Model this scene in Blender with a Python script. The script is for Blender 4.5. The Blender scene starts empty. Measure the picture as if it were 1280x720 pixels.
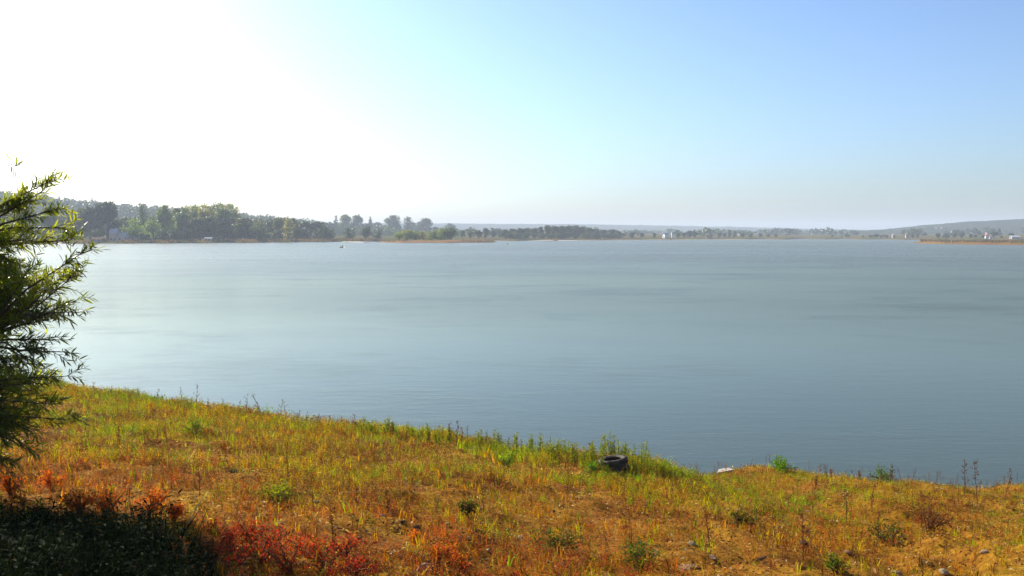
import bpy, math, random
import numpy as np
from mathutils import Vector, Matrix

R = math.radians
rng = np.random.default_rng(7)
random.seed(7)
sc = bpy.context.scene
C = sc.collection

# ------------------------------------------------------------------ camera
EYE = 5.8                      # metres above the water
F = 1203.0                     # focal length in pixels of the 1280 px frame
PITCH = math.atan(67 / F)
cam = bpy.data.cameras.new('camera')
cam.sensor_width = 36.0
cam.lens = 36.0 * F / 1280.0
cam.clip_start = 0.1
cam.clip_end = 20000
camo = bpy.data.objects.new('camera', cam)
C.objects.link(camo)
camo.location = (0, 0, EYE)
camo.rotation_euler = (R(90) - PITCH, 0, 0)
sc.camera = camo

# ------------------------------------------------------------------ sky and sun
SUN_EL, SUN_AZ = 28.0, 45.0    # azimuth measured left of the viewing direction
world = bpy.data.worlds.new('World')
sc.world = world
world.use_nodes = True
wn = world.node_tree
sky = wn.nodes.new('ShaderNodeTexSky')
sky.sky_type = 'NISHITA'
sky.sun_disc = False
sky.sun_elevation = R(SUN_EL)
sky.sun_rotation = R(-SUN_AZ)
sky.air_density = 1.0
sky.dust_density = 1.2
sky.ozone_density = 6.0
hs = wn.nodes.new('ShaderNodeHueSaturation')
hs.inputs['Saturation'].default_value = 0.85
wn.links.new(sky.outputs[0], hs.inputs['Color'])
gm = wn.nodes.new('ShaderNodeGamma')
gm.inputs['Gamma'].default_value = 1.35
wn.links.new(hs.outputs[0], gm.inputs['Color'])
wn.links.new(gm.outputs[0], wn.nodes['Background'].inputs[0])
wn.nodes['Background'].inputs[1].default_value = 0.054

sun = bpy.data.lights.new('sun', 'SUN')
sun.energy = 5.0
sun.angle = R(0.5)
sun.color = (1.0, 0.9, 0.74)
suno = bpy.data.objects.new('sun', sun)
C.objects.link(suno)
sdir = Vector((-math.sin(R(SUN_AZ)) * math.cos(R(SUN_EL)), math.cos(R(SUN_AZ)) * math.cos(R(SUN_EL)), math.sin(R(SUN_EL))))
suno.rotation_euler = sdir.to_track_quat('Z', 'Y').to_euler()

sc.view_settings.view_transform = 'Standard'
sc.view_settings.look = 'None'
sc.view_settings.gamma = 1.0
sc.view_settings.use_curve_mapping = False
sc.view_settings.exposure = 0.95
sc.render.engine = 'CYCLES'
sc.cycles.use_denoising = True
sc.cycles.volume_bounces = 0
sc.cycles.max_bounces = 8
sc.cycles.transparent_max_bounces = 8

# ------------------------------------------------------------------ helpers
fwd = np.array([0, math.cos(PITCH), -math.sin(PITCH)])
upv = np.array([0, math.sin(PITCH), math.cos(PITCH)])
rgt = np.array([1.0, 0, 0])
cpos = np.array([0, 0, EYE])

def ray(px, py):
    d = fwd * F + rgt * (px - 640) + upv * (360 - py)
    return d / np.linalg.norm(d)

def on_z(px, py, z=0.0):
    d = ray(px, py)
    return cpos + d * ((z - EYE) / d[2])

def at_y(px, py, y):
    d = ray(px, py)
    return cpos + d * (y / d[1])

def prop(o, label=None, cat=None, group=None, kind=None):
    if label: o['label'] = label
    if cat: o['category'] = cat
    if group: o['group'] = group
    if kind: o['kind'] = kind
    return o

def link(o, parent=None):
    C.objects.link(o)
    if parent is not None:
        o.parent = parent
    return o

def empty(name, loc, rz=0.0, s=1.0):
    o = bpy.data.objects.new(name, None)
    o.empty_display_size = 0.2
    o.location = loc
    o.rotation_euler = (0, 0, rz)
    o.scale = (s, s, s) if np.isscalar(s) else s
    return link(o)

def mesh_np(name, V, faces, cols=None, mat=None, smooth=False):
    """V (n,3), faces (m,k) of one size"""
    V = np.asarray(V, dtype=np.float32).reshape(-1, 3)
    faces = np.asarray(faces, dtype=np.int32)
    me = bpy.data.meshes.new(name)
    k = faces.shape[1]
    me.vertices.add(len(V))
    me.vertices.foreach_set('co', V.ravel())
    me.loops.add(faces.size)
    me.loops.foreach_set('vertex_index', faces.ravel())
    me.polygons.add(len(faces))
    me.polygons.foreach_set('loop_start', np.arange(0, faces.size, k, dtype=np.int32))
    me.polygons.foreach_set('use_smooth', np.full(len(faces), smooth, dtype=bool))
    me.update(calc_edges=True)
    if cols is not None:
        a = me.color_attributes.new('Col', 'FLOAT_COLOR', 'POINT')
        c = np.ones((len(V), 4), dtype=np.float32)
        c[:, :3] = cols
        a.data.foreach_set('color', c.ravel())
    if mat is not None:
        me.materials.append(mat)
    return me

def quads_mesh(name, Q, cols=None, mat=None):
    """Q (m,4,3) loose quads; cols (m,3) one colour each"""
    m = len(Q)
    f = np.arange(m * 4, dtype=np.int32).reshape(m, 4)
    c = None if cols is None else np.repeat(cols, 4, axis=0)
    return mesh_np(name, Q.reshape(-1, 3), f, c, mat)

def obj(name, me, parent=None, loc=None):
    o = bpy.data.objects.new(name, me)
    if loc is not None:
        o.location = loc
    return link(o, parent)

class MB:
    """collects boxes, tubes and lathes into one mesh"""
    def __init__(self):
        self.v, self.f = [], []
    def add(self, verts, faces):
        n = len(self.v)
        self.v += [tuple(map(float, p)) for p in verts]
        self.f += [tuple(i + n for i in q) for q in faces]
        return self
    def box(self, c, s, rz=0.0):
        ca, sa = math.cos(rz), math.sin(rz)
        vs = []
        for dz in (-1, 1):
            for dx, dy in ((-1, -1), (1, -1), (1, 1), (-1, 1)):
                x, y = dx * s[0] / 2, dy * s[1] / 2
                vs.append((c[0] + x * ca - y * sa, c[1] + x * sa + y * ca, c[2] + dz * s[2] / 2))
        return self.add(vs, [(3, 2, 1, 0), (4, 5, 6, 7), (0, 1, 5, 4), (1, 2, 6, 5), (2, 3, 7, 6), (3, 0, 4, 7)])
    def tube(self, pts, rad, n=6):
        pts = [Vector(p) for p in pts]
        vs, fs = [], []
        for i, p in enumerate(pts):
            t = (pts[min(i + 1, len(pts) - 1)] - pts[max(i - 1, 0)])
            if t.length < 1e-9: t = Vector((0, 0, 1))
            t.normalize()
            a = t.orthogonal().normalized() if i == 0 else (a - t * a.dot(t)).normalized()
            b = t.cross(a)
            for j in range(n):
                th = 2 * math.pi * j / n
                vs.append(p + (a * math.cos(th) + b * math.sin(th)) * rad[i])
        for i in range(len(pts) - 1):
            for j in range(n):
                k = (j + 1) % n
                fs.append((i * n + j, i * n + k, (i + 1) * n + k, (i + 1) * n + j))
        fs.append(tuple(reversed(range(n))))
        fs.append(tuple((len(pts) - 1) * n + j for j in range(n)))
        return self.add(vs, fs)
    def lathe(self, prof, n=32, closed=False):
        vs, fs = [], []
        for j in range(n):
            th = 2 * math.pi * j / n
            for r, z in prof:
                vs.append((r * math.cos(th), r * math.sin(th), z))
        m = len(prof)
        for j in range(n):
            k = (j + 1) % n
            for i in range(m if closed else m - 1):
                i2 = (i + 1) % m
                fs.append((j * m + i, k * m + i, k * m + i2, j * m + i2))
        return self.add(vs, fs)
    def mesh(self, name, mat=None, smooth=False):
        me = bpy.data.meshes.new(name)
        me.from_pydata(self.v, [], self.f)
        if smooth:
            for p in me.polygons: p.use_smooth = True
        if mat: me.materials.append(mat)
        return me
    def build(self, name, mat=None, parent=None, smooth=False):
        return obj(name, self.mesh(name, mat, smooth), parent)

def hash2(ix, iy, seed):
    h = np.sin(ix * 127.1 + iy * 311.7 + seed * 74.7) * 43758.5453
    return h - np.floor(h)

def vnoise(x, y, seed=0):
    x = np.asarray(x, float); y = np.asarray(y, float)
    ix, iy = np.floor(x), np.floor(y)
    fx, fy = x - ix, y - iy
    fx = fx * fx * (3 - 2 * fx); fy = fy * fy * (3 - 2 * fy)
    a = hash2(ix, iy, seed); b = hash2(ix + 1, iy, seed)
    c = hash2(ix, iy + 1, seed); d = hash2(ix + 1, iy + 1, seed)
    return (a * (1 - fx) + b * fx) * (1 - fy) + (c * (1 - fx) + d * fx) * fy

def fbm(x, y, seed=0, oct=4):
    s, a, t = 0.0, 1.0, 0.0
    for i in range(oct):
        s = s + a * vnoise(x * 2 ** i, y * 2 ** i, seed + i); t += a; a *= 0.5
    return s / t

def sstep(x, a, b):
    t = np.clip((np.asarray(x, float) - a) / (b - a), 0, 1)
    return t * t * (3 - 2 * t)

# ------------------------------------------------------------------ materials
def newmat(name):
    m = bpy.data.materials.new(name)
    m.use_nodes = True
    n = m.node_tree.nodes
    return m, n, m.node_tree.links, n['Principled BSDF'], n['Material Output']

def leaf_mat(name, source='Col', transl=0.45, rough=0.5, spec=0.25, noise=0.0, tint=None, tmul=(1.25, 1.2, 0.5)):
    m, n, l, b, out = newmat(name)
    if source == 'Col':
        a = n.new('ShaderNodeAttribute'); a.attribute_name = 'Col'; col = a.outputs['Color']
    elif source == 'object':
        a = n.new('ShaderNodeObjectInfo'); col = a.outputs['Color']
    else:
        a = n.new('ShaderNodeRGB'); a.outputs[0].default_value = (*tint, 1); col = a.outputs[0]
    if noise:
        tc = n.new('ShaderNodeTexCoord')
        nz = n.new('ShaderNodeTexNoise'); nz.inputs['Scale'].default_value = noise; nz.inputs['Detail'].default_value = 4
        l.new(tc.outputs['Object'], nz.inputs['Vector'])
        hsv = n.new('ShaderNodeHueSaturation')
        mr = n.new('ShaderNodeMapRange'); mr.inputs[1].default_value = .3; mr.inputs[2].default_value = .7
        mr.inputs[3].default_value = .6; mr.inputs[4].default_value = 1.45
        l.new(nz.outputs[0], mr.inputs[0]); l.new(mr.outputs[0], hsv.inputs['Value']); l.new(col, hsv.inputs['Color'])
        col = hsv.outputs[0]
    l.new(col, b.inputs['Base Color'])
    b.inputs['Roughness'].default_value = rough
    b.inputs['Specular IOR Level'].default_value = spec
    t = n.new('ShaderNodeBsdfTranslucent')
    mx = n.new('ShaderNodeMix'); mx.data_type = 'RGBA'; mx.blend_type = 'MULTIPLY'; mx.inputs[0].default_value = 1
    l.new(col, mx.inputs[6]); mx.inputs[7].default_value = (*tmul, 1)
    l.new(mx.outputs[2], t.inputs['Color'])
    ms = n.new('ShaderNodeMixShader'); ms.inputs[0].default_value = transl
    l.new(b.outputs[0], ms.inputs[1]); l.new(t.outputs[0], ms.inputs[2]); l.new(ms.outputs[0], out.inputs[0])
    return m

def noise_mat(name, ramp, scale=5.0, detail=8, rough=0.85, bump=0.0, bscale=None, spec=0.3, stretch=None, nrough=.6):
    m, n, l, b, out = newmat(name)
    tc = n.new('ShaderNodeTexCoord')
    vec = tc.outputs['Object']
    if stretch:
        mp = n.new('ShaderNodeMapping'); mp.inputs['Scale'].default_value = stretch
        l.new(vec, mp.inputs[0]); vec = mp.outputs[0]
    nz = n.new('ShaderNodeTexNoise'); nz.inputs['Scale'].default_value = scale
    nz.inputs['Detail'].default_value = detail; nz.inputs['Roughness'].default_value = nrough
    l.new(vec, nz.inputs['Vector'])
    cr = n.new('ShaderNodeValToRGB')
    while len(cr.color_ramp.elements) < len(ramp): cr.color_ramp.elements.new(0.5)
    for e, (p, c) in zip(cr.color_ramp.elements, ramp):
        e.position = p; e.color = (*c, 1)
    l.new(nz.outputs[0], cr.inputs[0]); l.new(cr.outputs[0], b.inputs['Base Color'])
    b.inputs['Roughness'].default_value = rough
    b.inputs['Specular IOR Level'].default_value = spec
    if bump:
        nb = n.new('ShaderNodeTexNoise'); nb.inputs['Scale'].default_value = bscale or scale * 4; nb.inputs['Detail'].default_value = 6
        l.new(vec, nb.inputs['Vector'])
        bp = n.new('ShaderNodeBump'); bp.inputs['Strength'].default_value = bump; bp.inputs['Distance'].default_value = 0.05
        l.new(nb.outputs[0], bp.inputs['Height']); l.new(bp.outputs[0], b.inputs['Normal'])
    return m

M = {}
M['weed'] = leaf_mat('weed_leaf', transl=0.42, rough=.7, spec=.08, tmul=(1.25, 1.15, .35))
M['willow'] = leaf_mat('willow_leaf', transl=0.62, rough=.4, spec=.4, tmul=(1.5, 1.35, .3))
M['crown'] = leaf_mat('crown_leaf', 'object', transl=0.42, noise=.09)
M['reed'] = leaf_mat('reed', transl=.3, tmul=(1, 1, 1))
M['bark'] = noise_mat('bark', [(.3, (.05, .035, .025)), (.7, (.14, .11, .08))], 9, bump=.6, stretch=(3, 3, .6))
M['stem'] = noise_mat('weed_stem', [(.3, (.10, .05, .02)), (.7, (.2, .12, .05))], 12)
M['soil'] = None

# ------------------------------------------------------------------ near bank terrain
sh_px = [(1500, 622), (1280, 609), (1100, 600), (900, 592), (830, 588), (760, 579), (620, 559), (400, 535), (200, 508), (100, 495), (0, 484), (-300, 457)]
shore = np.array([on_z(*p)[:2] for p in sh_px])
shore = shore[np.argsort(shore[:, 0])]
sl0 = (shore[1, 1] - shore[0, 1]) / (shore[1, 0] - shore[0, 0])
sl1 = (shore[-1, 1] - shore[-2, 1]) / (shore[-1, 0] - shore[-2, 0])
shore = np.vstack([[-160, shore[0, 1] - 20], [shore[0, 0] - 25, shore[0, 1] + 6], shore, [160, shore[-1, 1] - 5]])

def shore_s(x, y):
    w = (vnoise(np.asarray(x) * .5, 3.0, 5) - .5) * 1.3 + (vnoise(np.asarray(x) * 1.7, 9.0, 6) - .5) * .6 + (vnoise(np.asarray(x) * 5.1, 4.0, 7) - .5) * .25
    return (np.interp(x, shore[:, 0], shore[:, 1]) + w - y) * 0.88

def gz(x, y):
    x = np.asarray(x, float); y = np.asarray(y, float)
    s = shore_s(x, y)
    up = 0.18 * s
    up = np.where(up > 3.9, 3.9 + .45 * (1 - np.exp(-(up - 3.9) / .45)), up)
    z = np.where(s > 0, up + .16 * (1 - np.exp(-np.maximum(s, 0) / .35)), np.maximum(.3 * s, -.9))
    k = sstep(s, .2, 3)
    z = z + k * ((fbm(x * .45, y * .45, 11, 4) - .5) * .34 + (vnoise(x * 2.6, y * 2.6, 15) - .5) * .10 + sstep(vnoise(x * 4.3, y * 4.3, 16), .62, .8) * .06)
    return z

def on_g(px, py):
    d = ray(px, py)
    lo = 3.0
    t = 3.0
    while t < 80:
        p = cpos + d * t
        if p[2] < float(gz(p[0], p[1])): break
        lo = t; t += .25
    hi = t
    for _ in range(20):
        mid = (lo + hi) / 2
        p = cpos + d * mid
        if p[2] < float(gz(p[0], p[1])): hi = mid
        else: lo = mid
    p = cpos + d * hi
    if float(shore_s(p[0], p[1])) < .3 and py < 720:
        return on_g(px, py + 1)
    return Vector((p[0], p[1], float(gz(p[0], p[1]))))

def axis(a, b, c, d, fine, coarse):
    return np.unique(np.concatenate([np.arange(a, b, coarse), np.arange(b, c, fine), np.arange(c, d + .01, coarse)]))

gx = axis(-150, -24, 22, 150, .13, 6.0)
gy = axis(-110, 2, 44, 62, .13, 4.0)
GX, GY = np.meshgrid(gx, gy)
GZ = gz(GX, GY)
nx, ny = len(gx), len(gy)
idx = np.arange(nx * ny).reshape(ny, nx)
gf = np.stack([idx[:-1, :-1], idx[:-1, 1:], idx[1:, 1:], idx[1:, :-1]], -1).reshape(-1, 4)

def soil_mat():
    m, n, l, b, out = newmat('bank_soil')
    tc = n.new('ShaderNodeTexCoord')
    def nz(scale, d=6):
        t = n.new('ShaderNodeTexNoise'); t.inputs['Scale'].default_value = scale; t.inputs['Detail'].default_value = d
        t.inputs['Roughness'].default_value = .65
        l.new(tc.outputs['Object'], t.inputs['Vector']); return t.outputs[0]
    def ramp(src, els):
        r = n.new('ShaderNodeValToRGB')
        while len(r.color_ramp.elements) < len(els): r.color_ramp.elements.new(.5)
        for e, (p, c) in zip(r.color_ramp.elements, els): e.position = p; e.color = (*c, 1)
        l.new(src, r.inputs[0]); return r.outputs[0]
    big = ramp(nz(.5), [(.3, (.16, .055, .01)), (.5, (.27, .125, .013)), (.7, (.34, .21, .018))])
    fine = ramp(nz(9, 10), [(.25, (.35, .3, .28)), (.5, (.9, .85, .8)), (.75, (1.5, 1.4, 1.3))])
    mx = n.new('ShaderNodeMix'); mx.data_type = 'RGBA'; mx.blend_type = 'MULTIPLY'; mx.inputs[0].default_value = 1
    l.new(big, mx.inputs[6]); l.new(fine, mx.inputs[7])
    sp = n.new('ShaderNodeSeparateXYZ'); l.new(tc.outputs['Object'], sp.inputs[0])
    wr = n.new('ShaderNodeMapRange'); wr.inputs[1].default_value = .04; wr.inputs[2].default_value = .2; wr.inputs[3].default_value = 1; wr.inputs[4].default_value = 0
    l.new(sp.outputs['Z'], wr.inputs[0])
    wet = n.new('ShaderNodeMix'); wet.data_type = 'RGBA'; l.new(wr.outputs[0], wet.inputs[0])
    l.new(mx.outputs[2], wet.inputs[6]); wet.inputs[7].default_value = (.07, .045, .022, 1)
    l.new(wet.outputs[2], b.inputs['Base Color'])
    b.inputs['Roughness'].default_value = .95; b.inputs['Specular IOR Level'].default_value = .03
    bp = n.new('ShaderNodeBump'); bp.inputs['Strength'].default_value = .9; bp.inputs['Distance'].default_value = .06
    l.new(nz(14, 8), bp.inputs['Height']); l.new(bp.outputs[0], b.inputs['Normal'])
    return m
ground = obj('ground', mesh_np('ground', np.stack([GX, GY, GZ], -1), gf, mat=soil_mat(), smooth=True))
prop(ground, 'dry ochre soil bank sloping down to the lake', 'ground', kind='structure')

# ------------------------------------------------------------------ water
def water_mat():
    m, n, l, b, out = newmat('lake_water')
    tc = n.new('ShaderNodeTexCoord')
    def tex(scale, detail, rough=.55, off=0):
        mp = n.new('ShaderNodeMapping'); mp.inputs['Scale'].default_value = scale; mp.inputs['Location'].default_value = (off, off * .37, 0)
        l.new(tc.outputs['Object'], mp.inputs[0])
        t = n.new('ShaderNodeTexNoise'); t.inputs['Scale'].default_value = 1; t.inputs['Detail'].default_value = detail; t.inputs['Roughness'].default_value = rough
        l.new(mp.outputs[0], t.inputs['Vector']); return t.outputs[0]
    def mrange(src, a, b_, c, d):
        r = n.new('ShaderNodeMapRange'); r.inputs[1].default_value = a; r.inputs[2].default_value = b_
        r.inputs[3].default_value = c; r.inputs[4].default_value = d
        l.new(src, r.inputs[0]); return r.outputs[0]
    def math_(op, a, b_):
        r = n.new('ShaderNodeMath'); r.operation = op
        for i, v in enumerate((a, b_)):
            if isinstance(v, (int, float)): r.inputs[i].default_value = v
            else: l.new(v, r.inputs[i])
        return r.outputs[0]
    lanes = mrange(tex((.007, .012, 1), 6, .62, 13), .42, .64, 0, 1)     # wind lanes across the lake
    cat = mrange(tex((.04, .06, 1), 6, .68, 71), .52, .66, 0, 1)          # cat's paws
    wind = math_('ADD', math_('MULTIPLY', lanes, .5), math_('MULTIPLY', cat, .5))
    patch = wind
    sep = n.new('ShaderNodeSeparateXYZ'); l.new(tc.outputs['Object'], sep.inputs[0])
    wind = math_('ADD', math_('MULTIPLY', wind, .7), mrange(sep.outputs['Y'], 70, 260, 0, .75))   # more breeze out on the open lake
    rough = mrange(wind, 0, 1.4, .15, .36)
    h = math_('ADD', math_('MULTIPLY', tex((.35, 1.1, 1), 5, .6, 3), .10), math_('MULTIPLY', tex((1.6, 3.4, 1), 5, .7, 5), .07))
    h = math_('MULTIPLY', h, mrange(wind, 0, 1, .25, 1.2))
    bp = n.new('ShaderNodeBump'); bp.inputs['Strength'].default_value = .3; bp.inputs['Distance'].default_value = 1.0
    l.new(h, bp.inputs['Height'])
    n.remove(b)
    df = n.new('ShaderNodeBsdfDiffuse'); df.inputs['Color'].default_value = (.046, .060, .040, 1)
    gl = n.new('ShaderNodeBsdfGlossy'); gl.inputs['Color'].default_value = (.90, .90, .78, 1)
    fr = n.new('ShaderNodeFresnel'); fr.inputs['IOR'].default_value = 1.33
    ms = n.new('ShaderNodeMixShader')
    l.new(rough, gl.inputs['Roughness']); l.new(bp.outputs[0], gl.inputs['Normal']); l.new(bp.outputs[0], fr.inputs['Normal'])
    sm = n.new('ShaderNodeMath'); sm.operation = 'SMOOTH_MIN'; l.new(mrange(patch, 0, 1, .50, .36), sm.inputs[1]); sm.inputs[2].default_value = .12   # wave slopes keep grazing reflection below a mirror's
    l.new(fr.outputs[0], sm.inputs[0]); l.new(sm.outputs[0], ms.inputs[0]); l.new(df.outputs[0], ms.inputs[1]); l.new(gl.outputs[0], ms.inputs[2])
    l.new(ms.outputs[0], out.inputs['Surface'])
    return m
wx = np.array([-6400, -1500, -300, 0, 300, 1500, 6400.]); wy = np.array([-60, 20, 60, 200, 700, 1500, 3500.])
WX, WY = np.meshgrid(wx, wy)
wi = np.arange(WX.size).reshape(WX.shape)
water = obj('water', mesh_np('water', np.stack([WX, WY, WX * 0], -1), np.stack([wi[:-1, :-1], wi[:-1, 1:], wi[1:, 1:], wi[1:, :-1]], -1).reshape(-1, 4), mat=water_mat()))
prop(water, 'wide calm blue grey lake with wind lanes', 'lake', kind='structure')

# ------------------------------------------------------------------ far land and hills
far_px = [(-900, 314), (-300, 309), (0, 305.5), (110, 304.6), (200, 304.2), (270, 303.6), (330, 303.4), (400, 302.6), (470, 302.2), (540, 301.4),
          (620, 301.0), (700, 300.8), (800, 300.2), (860, 299.8), (950, 299.3), (1020, 298.9), (1080, 299.2), (1150, 299.8), (1280, 300.5), (1700, 302), (2300, 304)]
fcols = np.arange(-900, 2301, 12.0)
fy = np.interp(fcols, [p[0] for p in far_px], [p[1] for p in far_px])
fshore = np.array([on_z(a, b + .25 * math.sin(a * .13) + .15 * math.sin(a * .41))[:2] for a, b in zip(fcols, fy)])
offs = np.array([-6, 0, 4, 14, 40, 90, 200, 500, 1200, 2500, 5000.])
hts = np.array([-.6, .05, .5, 1.0, 1.6, 2.0, 3.0, 5.0, 8.0, 10.0, 12.0])

def land_h(off):
    return np.interp(off, offs, hts)
dirs = fshore / np.linalg.norm(fshore, axis=1, keepdims=True)
LV = np.zeros((len(offs), len(fcols), 3))
for i, o_ in enumerate(offs):
    LV[i, :, :2] = fshore + dirs * o_
    LV[i, :, 2] = hts[i] + (rng.random(len(fcols)) - .5) * (.3 if 0 < i < 6 else 0)
LV[:, :, 0] = np.clip(LV[:, :, 0], -6300, 6300); LV[:, :, 1] = np.clip(LV[:, :, 1], 0, 6800)
li = np.arange(LV.shape[0] * LV.shape[1]).reshape(LV.shape[:2])
land_mat = noise_mat('far_meadow', [(.3, (.07, .07, .022)), (.45, (.13, .085, .035)), (.55, (.07, .09, .024)), (.7, (.15, .10, .045))], .02, 6, 1.0, spec=0, stretch=(1, .5, 1))
land = obj('far_shore', mesh_np('far_shore', LV, np.stack([li[:-1, :-1], li[:-1, 1:], li[1:, 1:], li[1:, :-1]], -1).reshape(-1, 4), mat=land_mat, smooth=True))
prop(land, 'low far shore of meadow and bare sand across the lake', 'shore', kind='structure')

def far_at(px, back):
    """a point on the far land, `back` metres behind its waterline, in the direction of px"""
    s = np.array([np.interp(px, fcols, fshore[:, 0]), np.interp(px, fcols, fshore[:, 1])])
    d = s / np.linalg.norm(s)
    p = s + d * back
    return np.array([p[0], p[1], float(land_h(back))])

def low_island(name, front, back, h, mat, label, seed):
    """low ground rising out of the lake between a front and a back waterline (x, y) lists"""
    n = 60
    t = np.linspace(0, 1, n)
    fr = np.array(front); bk = np.array(back)
    tf = np.linspace(0, 1, len(fr)); tb = np.linspace(0, 1, len(bk))
    A = np.stack([np.interp(t, tf, fr[:, 0]), np.interp(t, tf, fr[:, 1])], 1)
    B = np.stack([np.interp(t, tb, bk[:, 0]), np.interp(t, tb, bk[:, 1])], 1)
    rows = [0, .06, .15, .3, .5, .7, .85, 1]
    prof = [-.4, .35, .75, .95, 1, .95, .6, -.4]
    V = np.zeros((len(rows), n, 3))
    ends = np.minimum(1, np.minimum(t, 1 - t) / .10)
    for i, (r_, p_) in enumerate(zip(rows, prof)):
        V[i, :, :2] = A * (1 - r_) + B * r_
        wob = .75 + .5 * vnoise(t * 14, i * .7, seed)
        V[i, :, 2] = np.where(p_ > 0, p_ * h * wob * ends - .15 * (1 - ends), -.4)
    k = np.arange(V.shape[0] * n).reshape(V.shape[:2])
    o = obj(name, mesh_np(name, V, np.stack([k[:-1, :-1], k[:-1, 1:], k[1:, 1:], k[1:, :-1]], -1).reshape(-1, 4), mat=mat, smooth=True))
    prop(o, label, 'land', kind='structure')
    return o
island_mat = noise_mat('island_earth', [(.3, (.16, .09, .04)), (.5, (.28, .16, .08)), (.7, (.16, .13, .04))], .08, 6, 1.0, spec=0)
spit_mat = noise_mat('spit_earth', [(.3, (.13, .07, .03)), (.5, (.22, .12, .045)), (.7, (.13, .11, .035))], .08, 6, 1.0, spec=0)
sand_mat = noise_mat('pale_sand', [(.3, (.45, .4, .33)), (.7, (.62, .58, .5))], .2, 6, .9)
fi = [on_z(p, q)[:2] for p, q in ((474, 302.9), (500, 303.6), (560, 303.7), (600, 303.3), (622, 302.9))]
low_island('island', fi, [p * (1 + .09) for p in fi], 1.7, island_mat, 'small low island with bushes in the lake', 1)
fs = [on_z(p, q)[:2] for p, q in ((1140, 304.0), (1180, 305.2), (1230, 305.9), (1290, 306.6), (1420, 307.5), (1700, 309))]
low_island('reed_spit', fs, [p * 1.16 for p in fs], 1.5, spit_mat, 'orange brown reed covered spit reaching into the lake', 2)
fb = [on_z(p, q)[:2] for p, q in ((425, 302.75), (440, 302.8), (455, 303.0), (464, 302.7))]
low_island('sandbank', fb, [p * 1.02 for p in fb], .45, sand_mat, 'thin pale sandbank at the waterline beside the island', 3)
fb = [on_z(p, q)[:2] for p, q in ((650, 301.0), (720, 301.0), (800, 300.6), (880, 300.1), (960, 299.8))]
low_island('sand_strip', fb, [p * 1.015 for p in fb], .5, sand_mat, 'long thin pale sand strip along the far shore', 4)

def ridge(name, pts, dist, depth, mat, label, seed, canopy=4.0, ncol=260, nrow=26, cell=14.0):
    px = np.linspace(pts[0][0], pts[-1][0], ncol)
    ty = np.interp(px, [p[0] for p in pts], [p[1] for p in pts])
    V = np.zeros((nrow, ncol, 3))
    for j in range(ncol):
        top = at_y(px[j], ty[j], dist)
        u = top[0] / dist
        for i in range(nrow):
            f = i / (nrow - 1)
            y = dist - depth * .55 + depth * f
            prof = math.sin(math.pi * min(1, f / 1.1 + .0)) ** .8 if f < .56 else 1 - .5 * ((f - .56) / .44) ** 1.5
            V[i, j] = (u * y, y, 2 + (top[2] - canopy * .55 - 2) * prof)
    w = fbm(V[:, :, 0] / cell, V[:, :, 1] / cell, seed, 3)
    V[:, :, 2] += canopy * w * 1.1
    V[0, :, 2] = 1.5
    V[:, :, 0] = np.clip(V[:, :, 0], -6300, 6300)
    k = np.arange(nrow * ncol).reshape(nrow, ncol)
    o = obj(name, mesh_np(name, V, np.stack([k[:-1, :-1], k[:-1, 1:], k[1:, 1:], k[1:, :-1]], -1).reshape(-1, 4), mat=mat, smooth=False))
    prop(o, label, 'hill', kind='structure')
    return V
hill_mat = noise_mat('wooded_hillside', [(.3, (.014, .026, .014)), (.5, (.026, .042, .02)), (.7, (.04, .055, .024))], .03, 8, 1.0, spec=0)
hill_far = noise_mat('far_hillside', [(.35, (.016, .03, .02)), (.5, (.028, .045, .028)), (.65, (.05, .062, .035))], .004, 8, 1.0, spec=0)
V_left = ridge('wooded_hill', [(-900, 246), (-300, 242), (0, 243), (50, 247), (100, 254), (200, 263), (300, 271), (420, 283), (520, 292)], 1500, 700, hill_mat,
      'dark wooded hill rising behind the trees beyond the far shore', 21, canopy=7, ncol=420)
V_mid = ridge('distant_ridge', [(250, 281), (450, 279), (600, 280), (700, 280.3), (800, 281.8), (900, 283.5), (1000, 286), (1060, 287.5), (1150, 289), (1300, 290), (1600, 288)], 4300, 1800, hill_far,
      'long low hazy ridge on the horizon', 22, canopy=7, ncol=320, cell=40)
V_right = ridge('village_hill', [(960, 294), (1020, 291), (1060, 289.5), (1100, 287.5), (1150, 282.5), (1180, 280), (1220, 277.5), (1280, 274), (1450, 271), (1800, 272), (2300, 272)], 2300, 1000, hill_far,
      'blue hazy hill with scattered houses on its slope', 23, canopy=6, ncol=420, cell=22)

# ------------------------------------------------------------------ far trees
def crown_quads(lobes, nq, size, r, squash=1.0):
    """leaf clumps spread over and through the lobes (x, y, z, radius)"""
    L = np.array(lobes)
    w = L[:, 3] ** 2
    pick = r.choice(len(L), nq, p=w / w.sum())
    d = r.normal(size=(nq, 3)); d /= np.linalg.norm(d, axis=1, keepdims=True)
    rad = L[pick, 3] * (r.random(nq) ** .38) * (.85 + .3 * r.random(nq))
    c = L[pick, :3] + d * rad[:, None] * np.array([1, 1, squash])
    nrm = d + r.normal(size=(nq, 3)) * .55
    nrm /= np.linalg.norm(nrm, axis=1, keepdims=True)
    a = np.cross(nrm, r.normal(size=(nq, 3))); a /= np.linalg.norm(a, axis=1, keepdims=True)
    b = np.cross(nrm, a)
    s = size * (.55 + .9 * r.random(nq))
    a = a * s[:, None] * .5; b = b * (s * (.5 + .4 * r.random(nq)))[:, None] * .5
    Q = np.stack([c - a, c - b * .9 + a * .1, c + a, c + b], 1)
    return Q

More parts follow.
